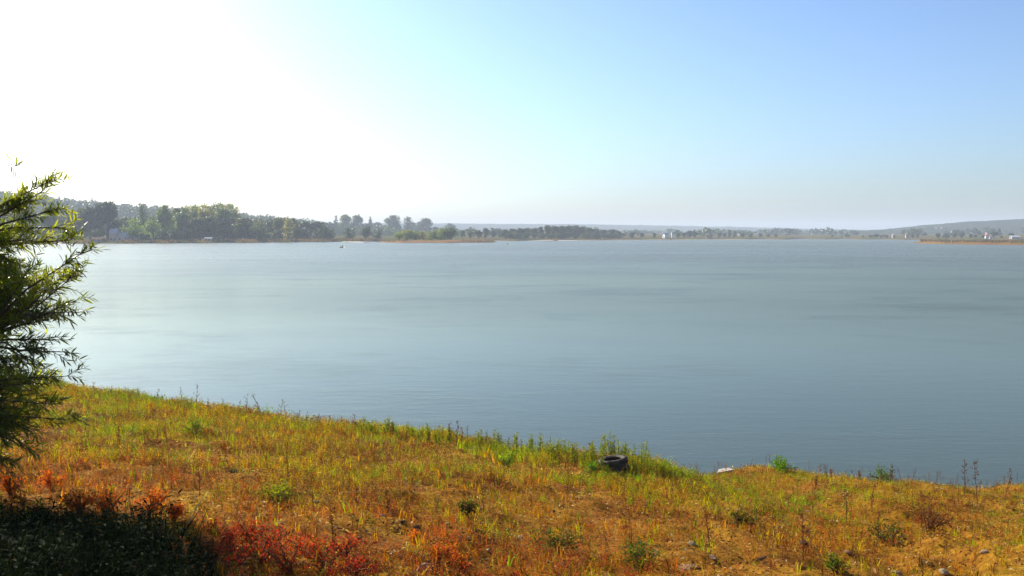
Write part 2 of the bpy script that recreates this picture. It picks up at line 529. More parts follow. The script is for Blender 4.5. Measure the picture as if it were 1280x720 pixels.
def make_proto(kind, seed):
    """height about 1; returns (crown mesh, trunk mesh)"""
    r = np.random.default_rng(seed)
    lobes = []
    tb = MB()
    if kind == 'round':
        W, lo = .30, .20
        for i in range(16):
            th = r.random() * 6.28; zz = lo + (1 - lo - .12) * r.random()
            env = math.sin(math.pi * min(.98, max(.05, (zz - lo * .55) / (1.04 - lo * .55)))) ** .6
            rr = W * env * (r.random() ** .5) * .75
            lobes.append((rr * math.cos(th), rr * math.sin(th), zz, .10 + .06 * r.random()))
        lobes += [(.02, 0, .86, .13), (0, .03, .6, .19)]
        n, size = 2200, .06
    elif kind == 'willow':
        for i in range(20):
            th = r.random() * 6.28; zz = .16 + .68 * r.random()
            rr = .44 * math.sqrt(max(.05, 1 - ((zz - .42) / .58) ** 2)) * (r.random() ** .5) * .8
            lobes.append((rr * math.cos(th), rr * math.sin(th), zz, .13 + .06 * r.random()))
        lobes.append((0, 0, .8, .18))
        n, size = 1500, .06
    elif kind == 'poplar':
        for i in range(15):
            th = r.random() * 6.28; zz = .50 + .42 * r.random()
            rr = .15 * (r.random() ** .5)
            lobes.append((rr * math.cos(th), rr * math.sin(th), zz, .055 + .05 * r.random()))
        for i in range(4):
            th = r.random() * 6.28
            lobes.append((.12 * math.cos(th), .12 * math.sin(th), .3 + .15 * r.random(), .04))
        n, size = 900, .038
    elif kind == 'column':
        for i in range(16):
            zz = .12 + .8 * i / 15
            rr = .05 * r.random(); th = r.random() * 6.28
            lobes.append((rr * math.cos(th), rr * math.sin(th), zz, (.05 + .10 * math.sin(math.pi * min(.95, zz)) ** .7) * (.8 + .4 * r.random())))
        n, size = 1000, .045
    elif kind == 'conifer':
        for i in range(18):
            zz = .10 + .84 * i / 17
            w = .21 * (1 - zz) + .015
            for k in range(3):
                th = r.random() * 6.28; rr = w * .6 * r.random() ** .5
                lobes.append((rr * math.cos(th), rr * math.sin(th), zz, w * .5 + .012))
        n, size = 1100, .045
    elif kind == 'bush':
        for i in range(18):
            th = r.random() * 6.28; zz = .15 + .6 * r.random()
            rr = .62 * math.sqrt(max(.04, 1 - (zz / .95) ** 2)) * (r.random() ** .5) * .8
            lobes.append((rr * math.cos(th), rr * math.sin(th), zz, .17 + .09 * r.random()))
        n, size = 1300, .085
    Q = crown_quads(lobes, n, size, r)
    Q[:, :, 2] = np.maximum(Q[:, :, 2], .01)
    top = Q[:, :, 2].max()
    Q[:, :, 2] /= top
    crown = quads_mesh('crown', Q, mat=M['crown'])
    hh = {'round': .7, 'willow': .5, 'poplar': .9, 'column': .85, 'conifer': .92, 'bush': .35}[kind]
    r0 = {'round': .030, 'willow': .04, 'poplar': .020, 'column': .02, 'conifer': .018, 'bush': .03}[kind]
    lean = (r.random(2) - .5) * .05
    pts = [(lean[0] * t, lean[1] * t, hh * t - .01) for t in (0, .15, .4, .7, 1)]
    tb.tube(pts, [r0 * 1.35, r0, r0 * .85, r0 * .55, r0 * .2], 7)
    for lx, ly, lz, lr in lobes[:9]:
        z0 = max(.08, min(hh * .9, lz - .22))
        tb.tube([(lean[0] * z0 / hh, lean[1] * z0 / hh, z0), (lx * .5, ly * .5, (z0 + lz) / 2 + .02), (lx, ly, lz)], [r0 * .5, r0 * .32, r0 * .12], 5)
    trunk = tb.mesh('trunk', M['bark'])
    return crown, trunk

protos = {k: [make_proto(k, 100 * i + j) for j in range(c)] for i, (k, c) in enumerate(
    [('round', 4), ('willow', 3), ('poplar', 4), ('column', 2), ('conifer', 2), ('bush', 4)])}
half_w = {'round': .37, 'willow': .52, 'poplar': .19, 'column': .14, 'conifer': .2, 'bush': .72}
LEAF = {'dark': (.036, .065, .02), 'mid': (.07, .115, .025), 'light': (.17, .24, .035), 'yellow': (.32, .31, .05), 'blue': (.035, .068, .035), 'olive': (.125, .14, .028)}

def tree(name, kind, p, h, w, tint, label, cat, group):
    """a tree of height h and crown width w standing at p"""
    cr, tr = random.choice(protos[kind])
    e = empty(name, p, random.random() * 6.28)
    sx = w / 2 / half_w[kind]
    e.scale = (sx, sx, h)
    prop(e, label, cat, group)
    t = obj('trunk', tr, e)
    c = obj('crown', cr, e)
    base = LEAF[tint]
    v = .85 + .3 * random.random()
    c.color = (base[0] * v * (.9 + .2 * random.random()), base[1] * v, base[2] * v, 1)
    return e

def tree_px(name, kind, px, top, wpx, back, tint, label, cat, group, ground_p=None):
    p = far_at(px, back) if ground_p is None else ground_p
    d = p[1]
    tp = at_y(px, top, d)
    h = max(2.0, tp[2] - p[2] + .3)
    w = wpx / F * d * (1.22 if kind == 'round' else 1.05)
    h = max(h, 3.0)
    w = min(w, h * (1.3 if kind != 'bush' else 2.4))
    return tree(name, kind, (p[0], p[1], p[2] - .1), h, w, tint, label, cat, group)

GL, GS = 'trees on the far left bank', 'trees on the far shore behind the island'
# the big single trees that show on the left bank
tree_px('deciduous_tree', 'round', 135, 250.5, 38, 60, 'dark', 'tallest dark round tree beside the pale houses on the far bank', 'tree', GL)
tree_px('deciduous_tree', 'round', 113, 257, 26, 80, 'dark', 'dark round tree next to the tallest tree on the far bank', 'tree', GL)
tree_px('slender_tree', 'column', 178, 253.5, 13, 90, 'mid', 'slender upright tree standing out against the sky above the willows', 'tree', GL)
tree_px('willow_tree', 'willow', 166, 272, 34, 34, 'light', 'broad light green willow beside the pale houses on the far bank', 'tree', GL)
tree_px('willow_tree', 'willow', 192, 273, 28, 38, 'light', 'light green willow between the broad willow and the dark bushes', 'tree', GL)
for px, top, w, t in ((206, 255.5, 22, 'light'), (222, 259, 22, 'olive'), (231, 257.5, 16, 'light')):
    tree_px('deciduous_tree', 'round', px, top, w, 70, t, 'olive green round tree between the slender tree and the poplar row', 'tree', GL)
tree_px('deciduous_tree', 'round', 228, 264, 24, 40, 'light', 'pale green round tree in front of the poplar row', 'tree', GL)
for px, top in ((243, 256), (249, 255), (255, 254.5), (261, 254), (267, 253), (273, 252.5), (279, 253), (285, 253.6), (291, 255.5), (296, 258)):
    tree_px('poplar_tree', 'poplar', px, top, 17, 75 + random.random() * 12, random.choice(['yellow', 'light', 'yellow']), 'tall thin poplar with sunlit top and bare trunk in the poplar row', 'tree', 'poplar row on the far bank')
for px, top, w, t in ((248, 271, 26, 'olive'), (262, 270, 26, 'mid'), (277, 269, 28, 'dark'), (290, 270, 28, 'mid'), (303, 272, 24, 'olive')):
    tree_px('deciduous_tree', 'round', px, top, w, 52, t, 'dark full tree standing under the poplar row', 'tree', 'dark trees under the poplar row')
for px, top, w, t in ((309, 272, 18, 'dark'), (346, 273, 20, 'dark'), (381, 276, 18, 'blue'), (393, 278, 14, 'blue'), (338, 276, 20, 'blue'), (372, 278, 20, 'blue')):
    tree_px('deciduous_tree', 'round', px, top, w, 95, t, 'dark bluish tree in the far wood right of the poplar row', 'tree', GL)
tree_px('willow_tree', 'willow', 324, 272, 26, 34, 'olive', 'olive willow with a thick trunk leaning at the meadow edge', 'tree', GL)
tree_px('slender_tree', 'column', 360, 272.5, 13, 30, 'yellow', 'slender yellowish tree standing on the far meadow', 'tree', GL)
for px, top, w in ((349, 271.5, 18), (358, 270.5, 18), (367, 272, 16)):
    tree_px('deciduous_tree', 'round', px, top, w, 80, 'olive', 'olive crowned tree behind the slender yellowish tree', 'tree', GL)
for px, w, hpx in ((204, 22, 13), (218, 22, 13), (230, 18, 12)):
    tree_px('bush', 'bush', px, 299 - hpx, w, 26, 'blue', 'dark blue green bush at the edge of the far reeds', 'bush', 'dark bushes on the far left bank')
# behind the near willow, and fillers of the left wood
for i, px in enumerate(np.linspace(-240, 128, 30)):
    tree_px('deciduous_tree', 'round', px + random.uniform(-5, 5), 264 + random.uniform(-5, 9), random.uniform(20, 30), random.uniform(70, 150), random.choice(['dark', 'mid', 'olive', 'mid']),
            'dark tree in the wood left of the pale houses', 'tree', 'wood left of the pale houses')
for i, px in enumerate(np.linspace(-230, 118, 18)):
    tree_px('bush', 'bush', px + random.uniform(-6, 6), 284 + random.uniform(-5, 6), random.uniform(16, 28), random.uniform(34, 60), random.choice(['mid', 'dark', 'light', 'mid']),
            'green bush along the edge of the wood left of the pale houses', 'bush', 'bushes left of the pale houses')
for i, px in enumerate(np.linspace(172, 402, 34)):
    tree_px('bush', 'bush', px + random.uniform(-3, 3), 287 + random.uniform(-4, 4), random.uniform(16, 26), random.uniform(46, 70), random.choice(['blue', 'dark', 'mid', 'blue', 'mid']),
            'dark undergrowth bush along the foot of the far left wood', 'bush', 'bushes along the foot of the far left wood')
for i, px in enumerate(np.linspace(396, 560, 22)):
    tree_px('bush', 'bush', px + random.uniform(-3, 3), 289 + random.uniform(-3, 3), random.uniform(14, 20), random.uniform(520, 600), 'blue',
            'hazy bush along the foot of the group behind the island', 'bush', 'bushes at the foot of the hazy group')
for i, px in enumerate(np.linspace(630, 772, 24)):
    tree_px('bush', 'bush', px + random.uniform(-3, 3), 291 + random.uniform(-2, 1.5), random.uniform(10, 15), random.uniform(35, 50), random.choice(['blue', 'dark']),
            'dark bush along the foot of the long low wood', 'bush', 'bushes at the foot of the long low wood')
for i, px in enumerate(np.linspace(140, 400, 26)):
    tree_px('deciduous_tree', 'round', px + random.uniform(-4, 4), 273 + .02 * (px - 140) + random.uniform(-5, 5), random.uniform(18, 26), random.uniform(100, 170), random.choice(['dark', 'mid', 'olive', 'mid']),
            'dark tree deep in the wood on the far left bank', 'tree', 'deep wood on the far left bank')
# second group, further off
G2 = 'hazy trees behind the island'
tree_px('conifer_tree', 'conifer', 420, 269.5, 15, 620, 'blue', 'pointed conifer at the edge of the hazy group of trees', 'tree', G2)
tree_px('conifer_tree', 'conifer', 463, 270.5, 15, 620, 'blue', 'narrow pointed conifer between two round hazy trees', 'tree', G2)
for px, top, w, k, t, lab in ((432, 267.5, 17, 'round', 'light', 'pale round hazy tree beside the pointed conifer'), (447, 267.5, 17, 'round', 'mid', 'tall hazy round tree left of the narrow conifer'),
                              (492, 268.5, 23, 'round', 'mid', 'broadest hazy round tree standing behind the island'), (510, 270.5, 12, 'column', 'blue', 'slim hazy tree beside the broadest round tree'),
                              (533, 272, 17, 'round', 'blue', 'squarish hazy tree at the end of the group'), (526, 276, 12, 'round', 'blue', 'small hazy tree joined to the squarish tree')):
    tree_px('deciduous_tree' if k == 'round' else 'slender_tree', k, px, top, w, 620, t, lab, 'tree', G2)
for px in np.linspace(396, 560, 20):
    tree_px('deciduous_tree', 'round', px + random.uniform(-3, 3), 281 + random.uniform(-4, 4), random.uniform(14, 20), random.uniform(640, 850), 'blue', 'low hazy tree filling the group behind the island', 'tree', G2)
for px, top, w in ((404, 280, 16), (412, 283, 18), (437, 284, 18), (458, 281, 18), (472, 286, 16)):
    tree_px('bush', 'bush', px, top, w, 30, 'dark', 'dark bush in front of the hazy trees behind the island', 'bush', 'bushes before the hazy trees')
# island bushes
def island_p(px, k=.5):
    s = on_z(px, 303.5)
    return np.array([s[0] * (1 + .09 * k), s[1] * (1 + .09 * k), 1.45])
for px, top, w, t, k in ((499, 289, 18, 'light', .4), (508, 286, 24, 'yellow', .55), (519, 287, 22, 'light', .5), (530, 288, 20, 'yellow', .6), (540, 287, 22, 'light', .4), (551, 285, 22, 'light', .5)):
    tree_px('bush', 'bush', px, top, w, 0, t, 'sunlit green bush on the small island', 'bush', 'bushes on the island', island_p(px, k))
tree_px('bush', 'bush', 563, 282.5, 24, 0, 'mid', 'tallest dark bush at the end of the island', 'bush', 'bushes on the island', island_p(563))
tree_px('bush', 'bush', 555, 283, 22, 0, 'light', 'green bush leaning on the tallest dark island bush', 'bush', 'bushes on the island', island_p(556, .7))
# centre shore
G3 = 'trees of the long low wood on the far shore'
for px, top, w in ((578, 288, 10), (588, 289, 12), (598, 287.5, 12), (607, 285, 10), (616, 287.5, 12), (625, 287.5, 9), (632, 287, 12), (641, 285.5, 13), (650, 285, 14), (659, 284.5, 14), (668, 284.5, 14), (676, 283, 10), (684, 281, 12),
                   (693, 282, 16), (702, 282, 16), (711, 281.5, 16), (720, 281.5, 16), (729, 282.5, 15), (737, 284, 14), (745, 286, 12), (755, 287, 14), (765, 286.5, 12), (772, 288, 10), (645, 289, 14), (670, 289, 14), (700, 288, 16), (722, 288, 16), (741, 290, 12)):
    tree_px('deciduous_tree', 'round', px, top, w, random.uniform(40, 110), random.choice(['blue', 'dark', 'blue', 'mid']), 'blue green tree in the long low wood on the far shore', 'tree', G3)
for px, top, w in ((790, 290.5, 10), (802, 291, 8), (818, 291, 6), (848, 291, 7), (855, 290.5, 9), (862, 288, 13), (869, 289.5, 11), (899, 291, 8), (906, 291.5, 8), (928, 292, 12), (938, 292, 12), (950, 291.5, 8), (960, 292, 12), (970, 292.5, 12)):
    tree_px('deciduous_tree', 'round', px, top, w, random.uniform(40, 90), random.choice(['blue', 'dark']), 'small distant tree along the far shore right of the wood', 'tree', 'small trees along the far shore')
for px, top in ((912, 287.5), (918, 288)):
    tree_px('slender_tree', 'column', px, top, 5, 60, 'dark', 'one of two slim upright trees side by side on the far shore', 'tree', 'pair of slim trees on the far shore')
for px in [1022 + random.random() * 130 for _ in range(16)]:
    tree_px('deciduous_tree', 'round', px + random.uniform(-3, 3), 294.5 + random.uniform(-2.2, 1), random.uniform(6, 15), random.uniform(40, 90), 'blue', 'small hazy tree at the foot of the village hill', 'tree', 'trees at the foot of the village hill')
for px in [1166 + random.random() ** 1.4 * 165 for _ in range(24)]:
    tree_px('deciduous_tree', 'round', px + random.uniform(-3, 3), 293.5 + random.uniform(-2.5, 1.5), random.uniform(7, 17), random.uniform(40, 90), random.choice(['blue', 'dark']), 'dark tree in the belt behind the reed spit', 'tree', 'tree belt behind the reed spit')
tree_px('deciduous_tree', 'round', 1242, 289, 9, 60, 'dark', 'dark tree rising beside the white house with two gables', 'tree', 'tree belt behind the reed spit')

# woods too far off to count
def far_wood(name, spots, label, tint):
    Qs = []
    for (p, h, w) in spots:
        r = rng
        n = 30
        d = r.normal(size=(n, 3)); d /= np.linalg.norm(d, axis=1, keepdims=True)
        c = np.array(p) + d * np.array([w / 2, w / 2, h / 2]) * (r.random((n, 1)) ** .4) + np.array([0, 0, h * .5])
        Qs.append((c, np.full(n, w * .3)))
    c = np.concatenate([q[0] for q in Qs]); s = np.concatenate([q[1] for q in Qs])
    n = len(c)
    nrm = rng.normal(size=(n, 3)); nrm[:, 2] = abs(nrm[:, 2]) + .3; nrm /= np.linalg.norm(nrm, axis=1, keepdims=True)
    a = np.cross(nrm, rng.normal(size=(n, 3))); a /= np.linalg.norm(a, axis=1, keepdims=True); b = np.cross(nrm, a)
    a *= s[:, None] * .5; b *= s[:, None] * .4
    Q = np.stack([c - a, c - b, c + a, c + b], 1)
    Q[:, :, 2] = np.maximum(Q[:, :, 2], .5)
    o = obj(name, quads_mesh(name, Q, mat=M['crown']))
    o.color = (*LEAF[tint], 1)
    return prop(o, label, 'wood', kind='stuff')
sp = []
for px in np.arange(560, 1340, 2.2):
    back = random.uniform(200, 1500)
    if vnoise(px * .035, 2.0, 8) > .25 + random.uniform(-.15, .15):
        p = far_at(px, back); sp.append((p, random.uniform(3, 9) + 5 * float(vnoise(px * .05, 7.0, 9)), random.uniform(9, 22)))
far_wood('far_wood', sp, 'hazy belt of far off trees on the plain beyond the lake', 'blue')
sp = []
for k in range(2600):
    i = random.randrange(4, V_left.shape[0]); j = random.randrange(40, V_left.shape[1] - 1)
    sp.append((V_left[i, j] - np.array([0, 0, 3]), random.uniform(6, 10), random.uniform(8, 13)))
far_wood('hill_wood', sp, 'dark mass of trees covering the hill behind the far bank', 'dark')

# reed belts
def reeds(name, bases, h, label, cols):
    n = len(bases)
    b = np.array(bases)
    hh = h * (.6 + .6 * rng.random(n)); th = rng.random(n) * 3.14; w = .25 + .35 * rng.random(n)
    dx = np.stack([np.cos(th), np.sin(th) * .5, np.zeros(n)], 1) * w[:, None]
    ln = np.stack([rng.normal(size=n) * .25, rng.normal(size=n) * .1, hh], 1)
    Q = np.stack([b - dx, b + dx, b + dx * .5 + ln, b - dx * .6 + ln * .92], 1)
    c = np.array(cols)[rng.integers(0, len(cols), n)] * (.75 + .5 * rng.random((n, 1)))
    o = obj(name, quads_mesh(name, Q, c, M['reed']))
    return prop(o, label, 'reeds', kind='stuff')
bs = []
for px in np.arange(-300, 480, .10):
    p = far_at(px, random.uniform(1, 30) if random.random() < .8 else random.uniform(30, 60))
    if vnoise(px * .03, p[1] * .04, 41) > .32: bs.append(p - np.array([0, 0, .1]))
reeds('reed_bed', bs, 1.5, 'brown and green reed bed fringing the far left bank', [(.3, .15, .06), (.24, .14, .05), (.15, .14, .04), (.33, .18, .08), (.12, .13, .03)])
bs = []
for k in range(2600):
    t = random.uniform(1150, 1420); s = on_z(t, np.interp(t, [1140, 1180, 1230, 1290, 1420], [304.0, 305.2, 305.9, 306.6, 307.5]))
    kk = random.uniform(.02, .13)
    bs.append((s[0] * (1 + kk), s[1] * (1 + kk), .9))
reeds('reed_growth', bs, 1.5, 'orange brown reeds covering the spit', [(.2, .125, .05), (.17, .12, .045), (.12, .12, .035), (.23, .16, .07)])
bs = []
for k in range(1500):
    t = random.uniform(480, 616); s = on_z(t, 303.5); kk = random.uniform(.012, .08)
    bs.append((s[0] * (1 + kk), s[1] * (1 + kk), .8))
reeds('island_grass', bs, .9, 'brown dry grass round the island bushes', [(.28, .15, .07), (.22, .14, .05), (.14, .13, .04)])

# ------------------------------------------------------------------ houses across the lake
M['white'] = noise_mat('white_render', [(.3, (.68, .67, .63)), (.7, (.82, .81, .78))], .6, 5, .8)
M['pale'] = noise_mat('pale_render', [(.3, (.34, .3, .28)), (.7, (.46, .42, .39))], .6, 5, .8)
M['roof_red'] = noise_mat('red_tiles', [(.3, (.25, .09, .05)), (.7, (.38, .15, .08))], 1.5, 6, .8)
M['roof_grey'] = noise_mat('grey_roof', [(.3, (.28, .29, .31)), (.7, (.42, .43, .45))], 1.5, 6, .6)
M['glass'] = noise_mat('window_glass', [(.3, (.02, .025, .03)), (.7, (.04, .045, .05))], 2, 2, .1, spec=.5)
M['wood'] = noise_mat('painted_wood', [(.3, (.14, .08, .05)), (.7, (.22, .13, .08))], 3, 4, .7)

def house(p, w, d, h, rh, rz, wall, roof, label, name='house', group=None, chimney=True):
    e = empty(name, (p[0], p[1], p[2] - .3), rz)
    prop(e, label, 'house', group)
    mb = MB().box((0, 0, h / 2), (w, d, h))
    mb.add([(-w / 2, -d / 2, h), (-w / 2, d / 2, h), (-w / 2, 0, h + rh), (w / 2, -d / 2, h), (w / 2, d / 2, h), (w / 2, 0, h + rh)], [(0, 1, 2), (5, 4, 3)])
    mb.build('wall', wall, e)
    ov, t = .4, .18
    rb = MB()
    for s in (-1, 1):
        y0, z0, y1, z1 = s * (d / 2 + ov), h - ov * rh / (d / 2), 0, h + rh
        vs = [(x, y, z + dz) for dz in (.03, t + .03) for x, y, z in ((-w / 2 - ov, y0, z0), (w / 2 + ov, y0, z0), (w / 2 + ov, y1, z1), (-w / 2 - ov, y1, z1))]
        rb.add(vs, [(0, 1, 2, 3), (7, 6, 5, 4), (0, 1, 5, 4), (1, 2, 6, 5), (2, 3, 7, 6), (3, 0, 4, 7)])
    ro = rb.build('roof', roof, e)
    if chimney:
        MB().box((w * .2, d * .12, h + rh + .2), (.7, .6, 1.6)).build('chimney', wall, ro)
    floors = max(1, int(h // 2.9))
    nw = max(2, int(w // 3))
    for fl in range(floors):
        for i in range(nw):
            x = -w / 2 + w * (i + .5) / nw
            if fl == 0 and i == nw // 2:
                MB().box((x, -d / 2 - .03, 1.05), (1.0, .1, 2.1)).build('door', M['wood'], e)
                continue
            MB().box((x, -d / 2 - .03, 1.6 + fl * 2.8), (1.1, .08, 1.3)).build('window', M['glass'], e)
    for s in (-1, 1):
        MB().box((s * (w / 2 + .03), 0, 1.6 + (floors - 1) * 2.8), (.08, 1.1, 1.3)).build('window', M['glass'], e)
    return e
house(far_at(143.5, 34), 4.5, 7, 5.6, 2.6, R(4), M['pale'], M['roof_grey'], 'narrow pale house standing tall under the tallest dark tree')
house(far_at(153, 36), 6, 6, 3.4, 2.4, R(80), M['pale'], M['roof_grey'], 'small pale gabled house beside the narrow tall house')
house(far_at(165, 40), 8, 6, 2.8, 2.2, R(-6), M['pale'], M['roof_grey'], 'low grey roofed house half hidden by the broad willow')
house(far_at(122, 14), 6, 3.4, 1.9, 1.0, R(2), M['pale'], M['roof_red'], 'low red roofed shed close to the far reeds', chimney=False)
house(far_at(261, 24), 4.6, 3, 2.0, .7, R(-4), M['white'], M['roof_grey'], 'small white hut with pale roof on the far bank', chimney=False)
house(far_at(832, 45), 5, 5, 4.2, 2.0, R(20), M['white'], M['roof_grey'], 'white house beside the white tower on the far shore')
e = empty('white_tower', far_at(840.6, 45), 0)
prop(e, 'narrow white tower next to the white house on the far shore', 'tower')
MB().box((0, 0, 3.0), (2.3, 2.3, 6.0)).build('wall', M['white'], e)
MB().add([(-1.4, -1.4, 6), (1.4, -1.4, 6), (1.4, 1.4, 6), (-1.4, 1.4, 6), (0, 0, 8.0)], [(3, 2, 1, 0), (0, 1, 4), (1, 2, 4), (2, 3, 4), (3, 0, 4)]).build('roof', M['roof_grey'], e)
MB().box((0, -1.17, 4.6), (.7, .08, 1.2)).build('window', M['glass'], e)
house(far_at(886, 30), 6, 4, 2.4, 1.6, R(0), M['pale'], M['roof_red'], 'tiny red roofed house on the far shore right of the white tower', chimney=False)
house(far_at(1233.5, 40), 4, 4.4, 3.4, 2.4, R(88), M['white'], M['roof_red'], 'white house with two gables behind the reed spit')
house(far_at(1238, 30), 3.4, 3.4, 2.6, 1.8, R(88), M['white'], M['roof_red'], 'smaller white gabled house joined to the white house behind the spit')
house(far_at(1268, 42), 8, 5, 2.0, 1.2, R(3), M['pale'], M['white'], 'long low white roofed house behind the reed spit', chimney=False)
house(far_at(1117, 60), 3.2, 3.4, 3.2, 1.4, R(85), M['pale'], M['roof_grey'], 'narrow white house at the foot of the village hill')
house(far_at(1134, 60), 3.0, 4, 4, 1.4, R(85), M['pale'], M['roof_red'], 'narrow pale house at the foot of the village hill')

def hill_z(Vh, x, y):
    i = np.argmin((Vh[:, :, 0] - x) ** 2 + (Vh[:, :, 1] - y) ** 2)
    return Vh.reshape(-1, 3)[i, 2]
for (px, y, w) in ((1172, 1900, 6), (1178, 1890, 5), (1192, 1880, 5)):
    q = at_y(px, 290, y)
    house((q[0], q[1], hill_z(V_right, q[0], q[1]) - .5), w, 5, 3.2, 2, R(random.uniform(-20, 20)), random.choice([M['white'], M['pale']]), M['roof_red'],
          'tiny house on the slope of the village hill', group='houses on the village hill')

# ------------------------------------------------------------------ boats with anglers
def skin_body(name, joints, edges, mat, parent=None, sub=2):
    me = bpy.data.meshes.new(name)
    me.from_pydata([j[0] for j in joints], edges, [])
    o = obj(name, me, parent)
    md = o.modifiers.new('skin', 'SKIN')
    for i, j in enumerate(joints):
        sv = me.skin_vertices[0].data[i]
        sv.radius = j[1] if isinstance(j[1], tuple) else (j[1], j[1])
        sv.use_root = (i == 0)
    s = o.modifiers.new('sub', 'SUBSURF'); s.levels = sub; s.render_levels = sub
    me.materials.append(mat)
    return o
M['hull'] = noise_mat('boat_paint', [(.3, (.03, .04, .05)), (.7, (.07, .08, .09))], 3, 4, .5)
M['cloth'] = noise_mat('dark_cloth', [(.3, (.03, .035, .04)), (.7, (.06, .065, .06))], 8, 4, .9)
M['skin'] = noise_mat('skin', [(.3, (.45, .27, .19)), (.7, (.55, .34, .25))], 5, 3, .6)

def boat(px, py, rz, length, blab, plab):
    p = on_z(px, py)
    e = empty('rowing_boat', (p[0], p[1], 0), rz)
    prop(e, blab, 'boat', None)
    n = 13
    V, fcs = [], []
    for i in range(n):
        t = i / (n - 1)
        x = (t - .5) * length
        w = .62 * (math.sin(math.pi * min(1, .16 + t * .84)) ** .55)
        sheer = .34 + .16 * (2 * t - .9) ** 2
        sec = [(-w, sheer), (-w * .86, .05), (-w * .5, -.14), (0, -.18), (w * .5, -.14), (w * .86, .05), (w, sheer), (w * .9, sheer - .02), (w * .76, .06), (0, -.06), (-w * .76, .06), (-w * .9, sheer - .02)]
        V += [(x, a, b) for a, b in sec]
    m = 12
    for i in range(n - 1):
        for j in range(m):
            k = (j + 1) % m
            fcs.append((i * m + j, i * m + k, (i + 1) * m + k, (i + 1) * m + j))
    fcs.append(tuple(range(m))); fcs.append(tuple(reversed([(n - 1) * m + j for j in range(m)])))
    MB().add(V, fcs).build('hull', M['hull'], e, smooth=True)
    for x in (-length * .22, length * .16):
        MB().box((x, 0, .24), (.24, .98, .05)).build('seat', M['wood'], e)
    ca, sa = math.cos(rz), math.sin(rz)
    sx = -length * .22
    pe = empty('person', (p[0] + sx * ca, p[1] + sx * sa, .265), rz)
    prop(pe, plab, 'person')
    J = [((0, 0, .10), (.15, .17)), ((.02, 0, .30), (.13, .17)), ((.05, 0, .50), (.12, .19)), ((.07, 0, .60), .065), ((.10, 0, .70), (.085, .09)), ((.11, 0, .80), .075),
         ((.05, .2, .52), .065), ((.17, .25, .30), .05), ((.40, .14, .30), .04),
         ((.05, -.2, .52), .065), ((.17, -.25, .30), .05), ((.40, -.14, .30), .04),
         ((.10, .11, .08), .085), ((.45, .14, .10), .07), ((.50, .14, -.16), .05), ((.62, .14, -.19), .045),
         ((.10, -.11, .08), .085), ((.45, -.14, .10), .07), ((.50, -.14, -.16), .05), ((.62, -.14, -.19), .045)]
    E_ = [(0, 1), (1, 2), (2, 3), (3, 4), (4, 5), (2, 6), (6, 7), (7, 8), (2, 9), (9, 10), (10, 11), (0, 12), (12, 13), (13, 14), (14, 15), (0, 16), (16, 17), (17, 18), (18, 19)]
    skin_body('body', J, E_, M['cloth'], pe)
    MB().lathe([(.001, .12), (.07, .10), (.105, .03), (.11, 0), (.16, -.01)], 12).build('hat', M['cloth'], pe).location = (.105, 0, .80)
    rod = MB().tube([(.38, .1, .30), (1.2, .12, .75), (2.2, .12, 1.15)], [.014, .010, .004], 6).build('fishing_rod', M['wood'])
    rod.location = pe.location; rod.rotation_euler = (0, 0, rz)
    prop(rod, 'thin fishing rod held by the angler in the ' + ('darker boat nearer the willow' if px < 500 else 'boat beyond the island'), 'fishing rod')
boat(427, 309.6, R(150), 2.6, 'small dark rowing boat lying out in open water before the hazy trees', 'dark clothed angler seated in the boat before the hazy trees')
boat(634, 305.8, R(115), 2.4, 'small dark rowing boat just right of the island', 'dark clothed angler seated in the boat right of the island')

# ------------------------------------------------------------------ ground cover on the near bank
def scatter(n, ymin=4.0, ymax=46.0, margin=2.5):
    """points over the bank in and around the view, even per area"""
    pts = []
    tot = 0
    while tot < n:
        y = rng.uniform(ymin, ymax, n * 2)
        x = rng.uniform(-27, 26, n * 2)
        ok = (abs(x) < .56 * y + margin)
        x, y = x[ok], y[ok]
        s = shore_s(x, y)
        ok = s > .12
        pts.append(np.stack([x[ok], y[ok]], 1)); tot += ok.sum()
    return np.concatenate(pts)[:n]

PAL = np.array([(.47, .28, .005), (.37, .34, .005), (.17, .056, .010), (.14, .20, .006), (.27, .38, .008), (.52, .37, .10), (.46, .10, .014), (.30, .03, .02)])
# gold, olive, brown, green, bright green, straw, orange red, crimson
red_c = [np.array(on_g(*p)) for p in ((100, 622), (135, 630), (192, 632), (216, 640), (62, 605), (15, 606), (260, 655), (545, 690), (560, 705), (700, 640))]
crim_c = [np.array(on_g(*p)) for p in ((300, 680), (340, 700), (390, 705), (420, 690), (330, 665), (280, 700))]

def near_any(P, cs, rad):
    d = np.full(len(P), 1e9)
    for c in cs: d = np.minimum(d, np.hypot(P[:, 0] - c[0], (P[:, 1] - c[1])))
    return np.exp(-(d / rad) ** 2)

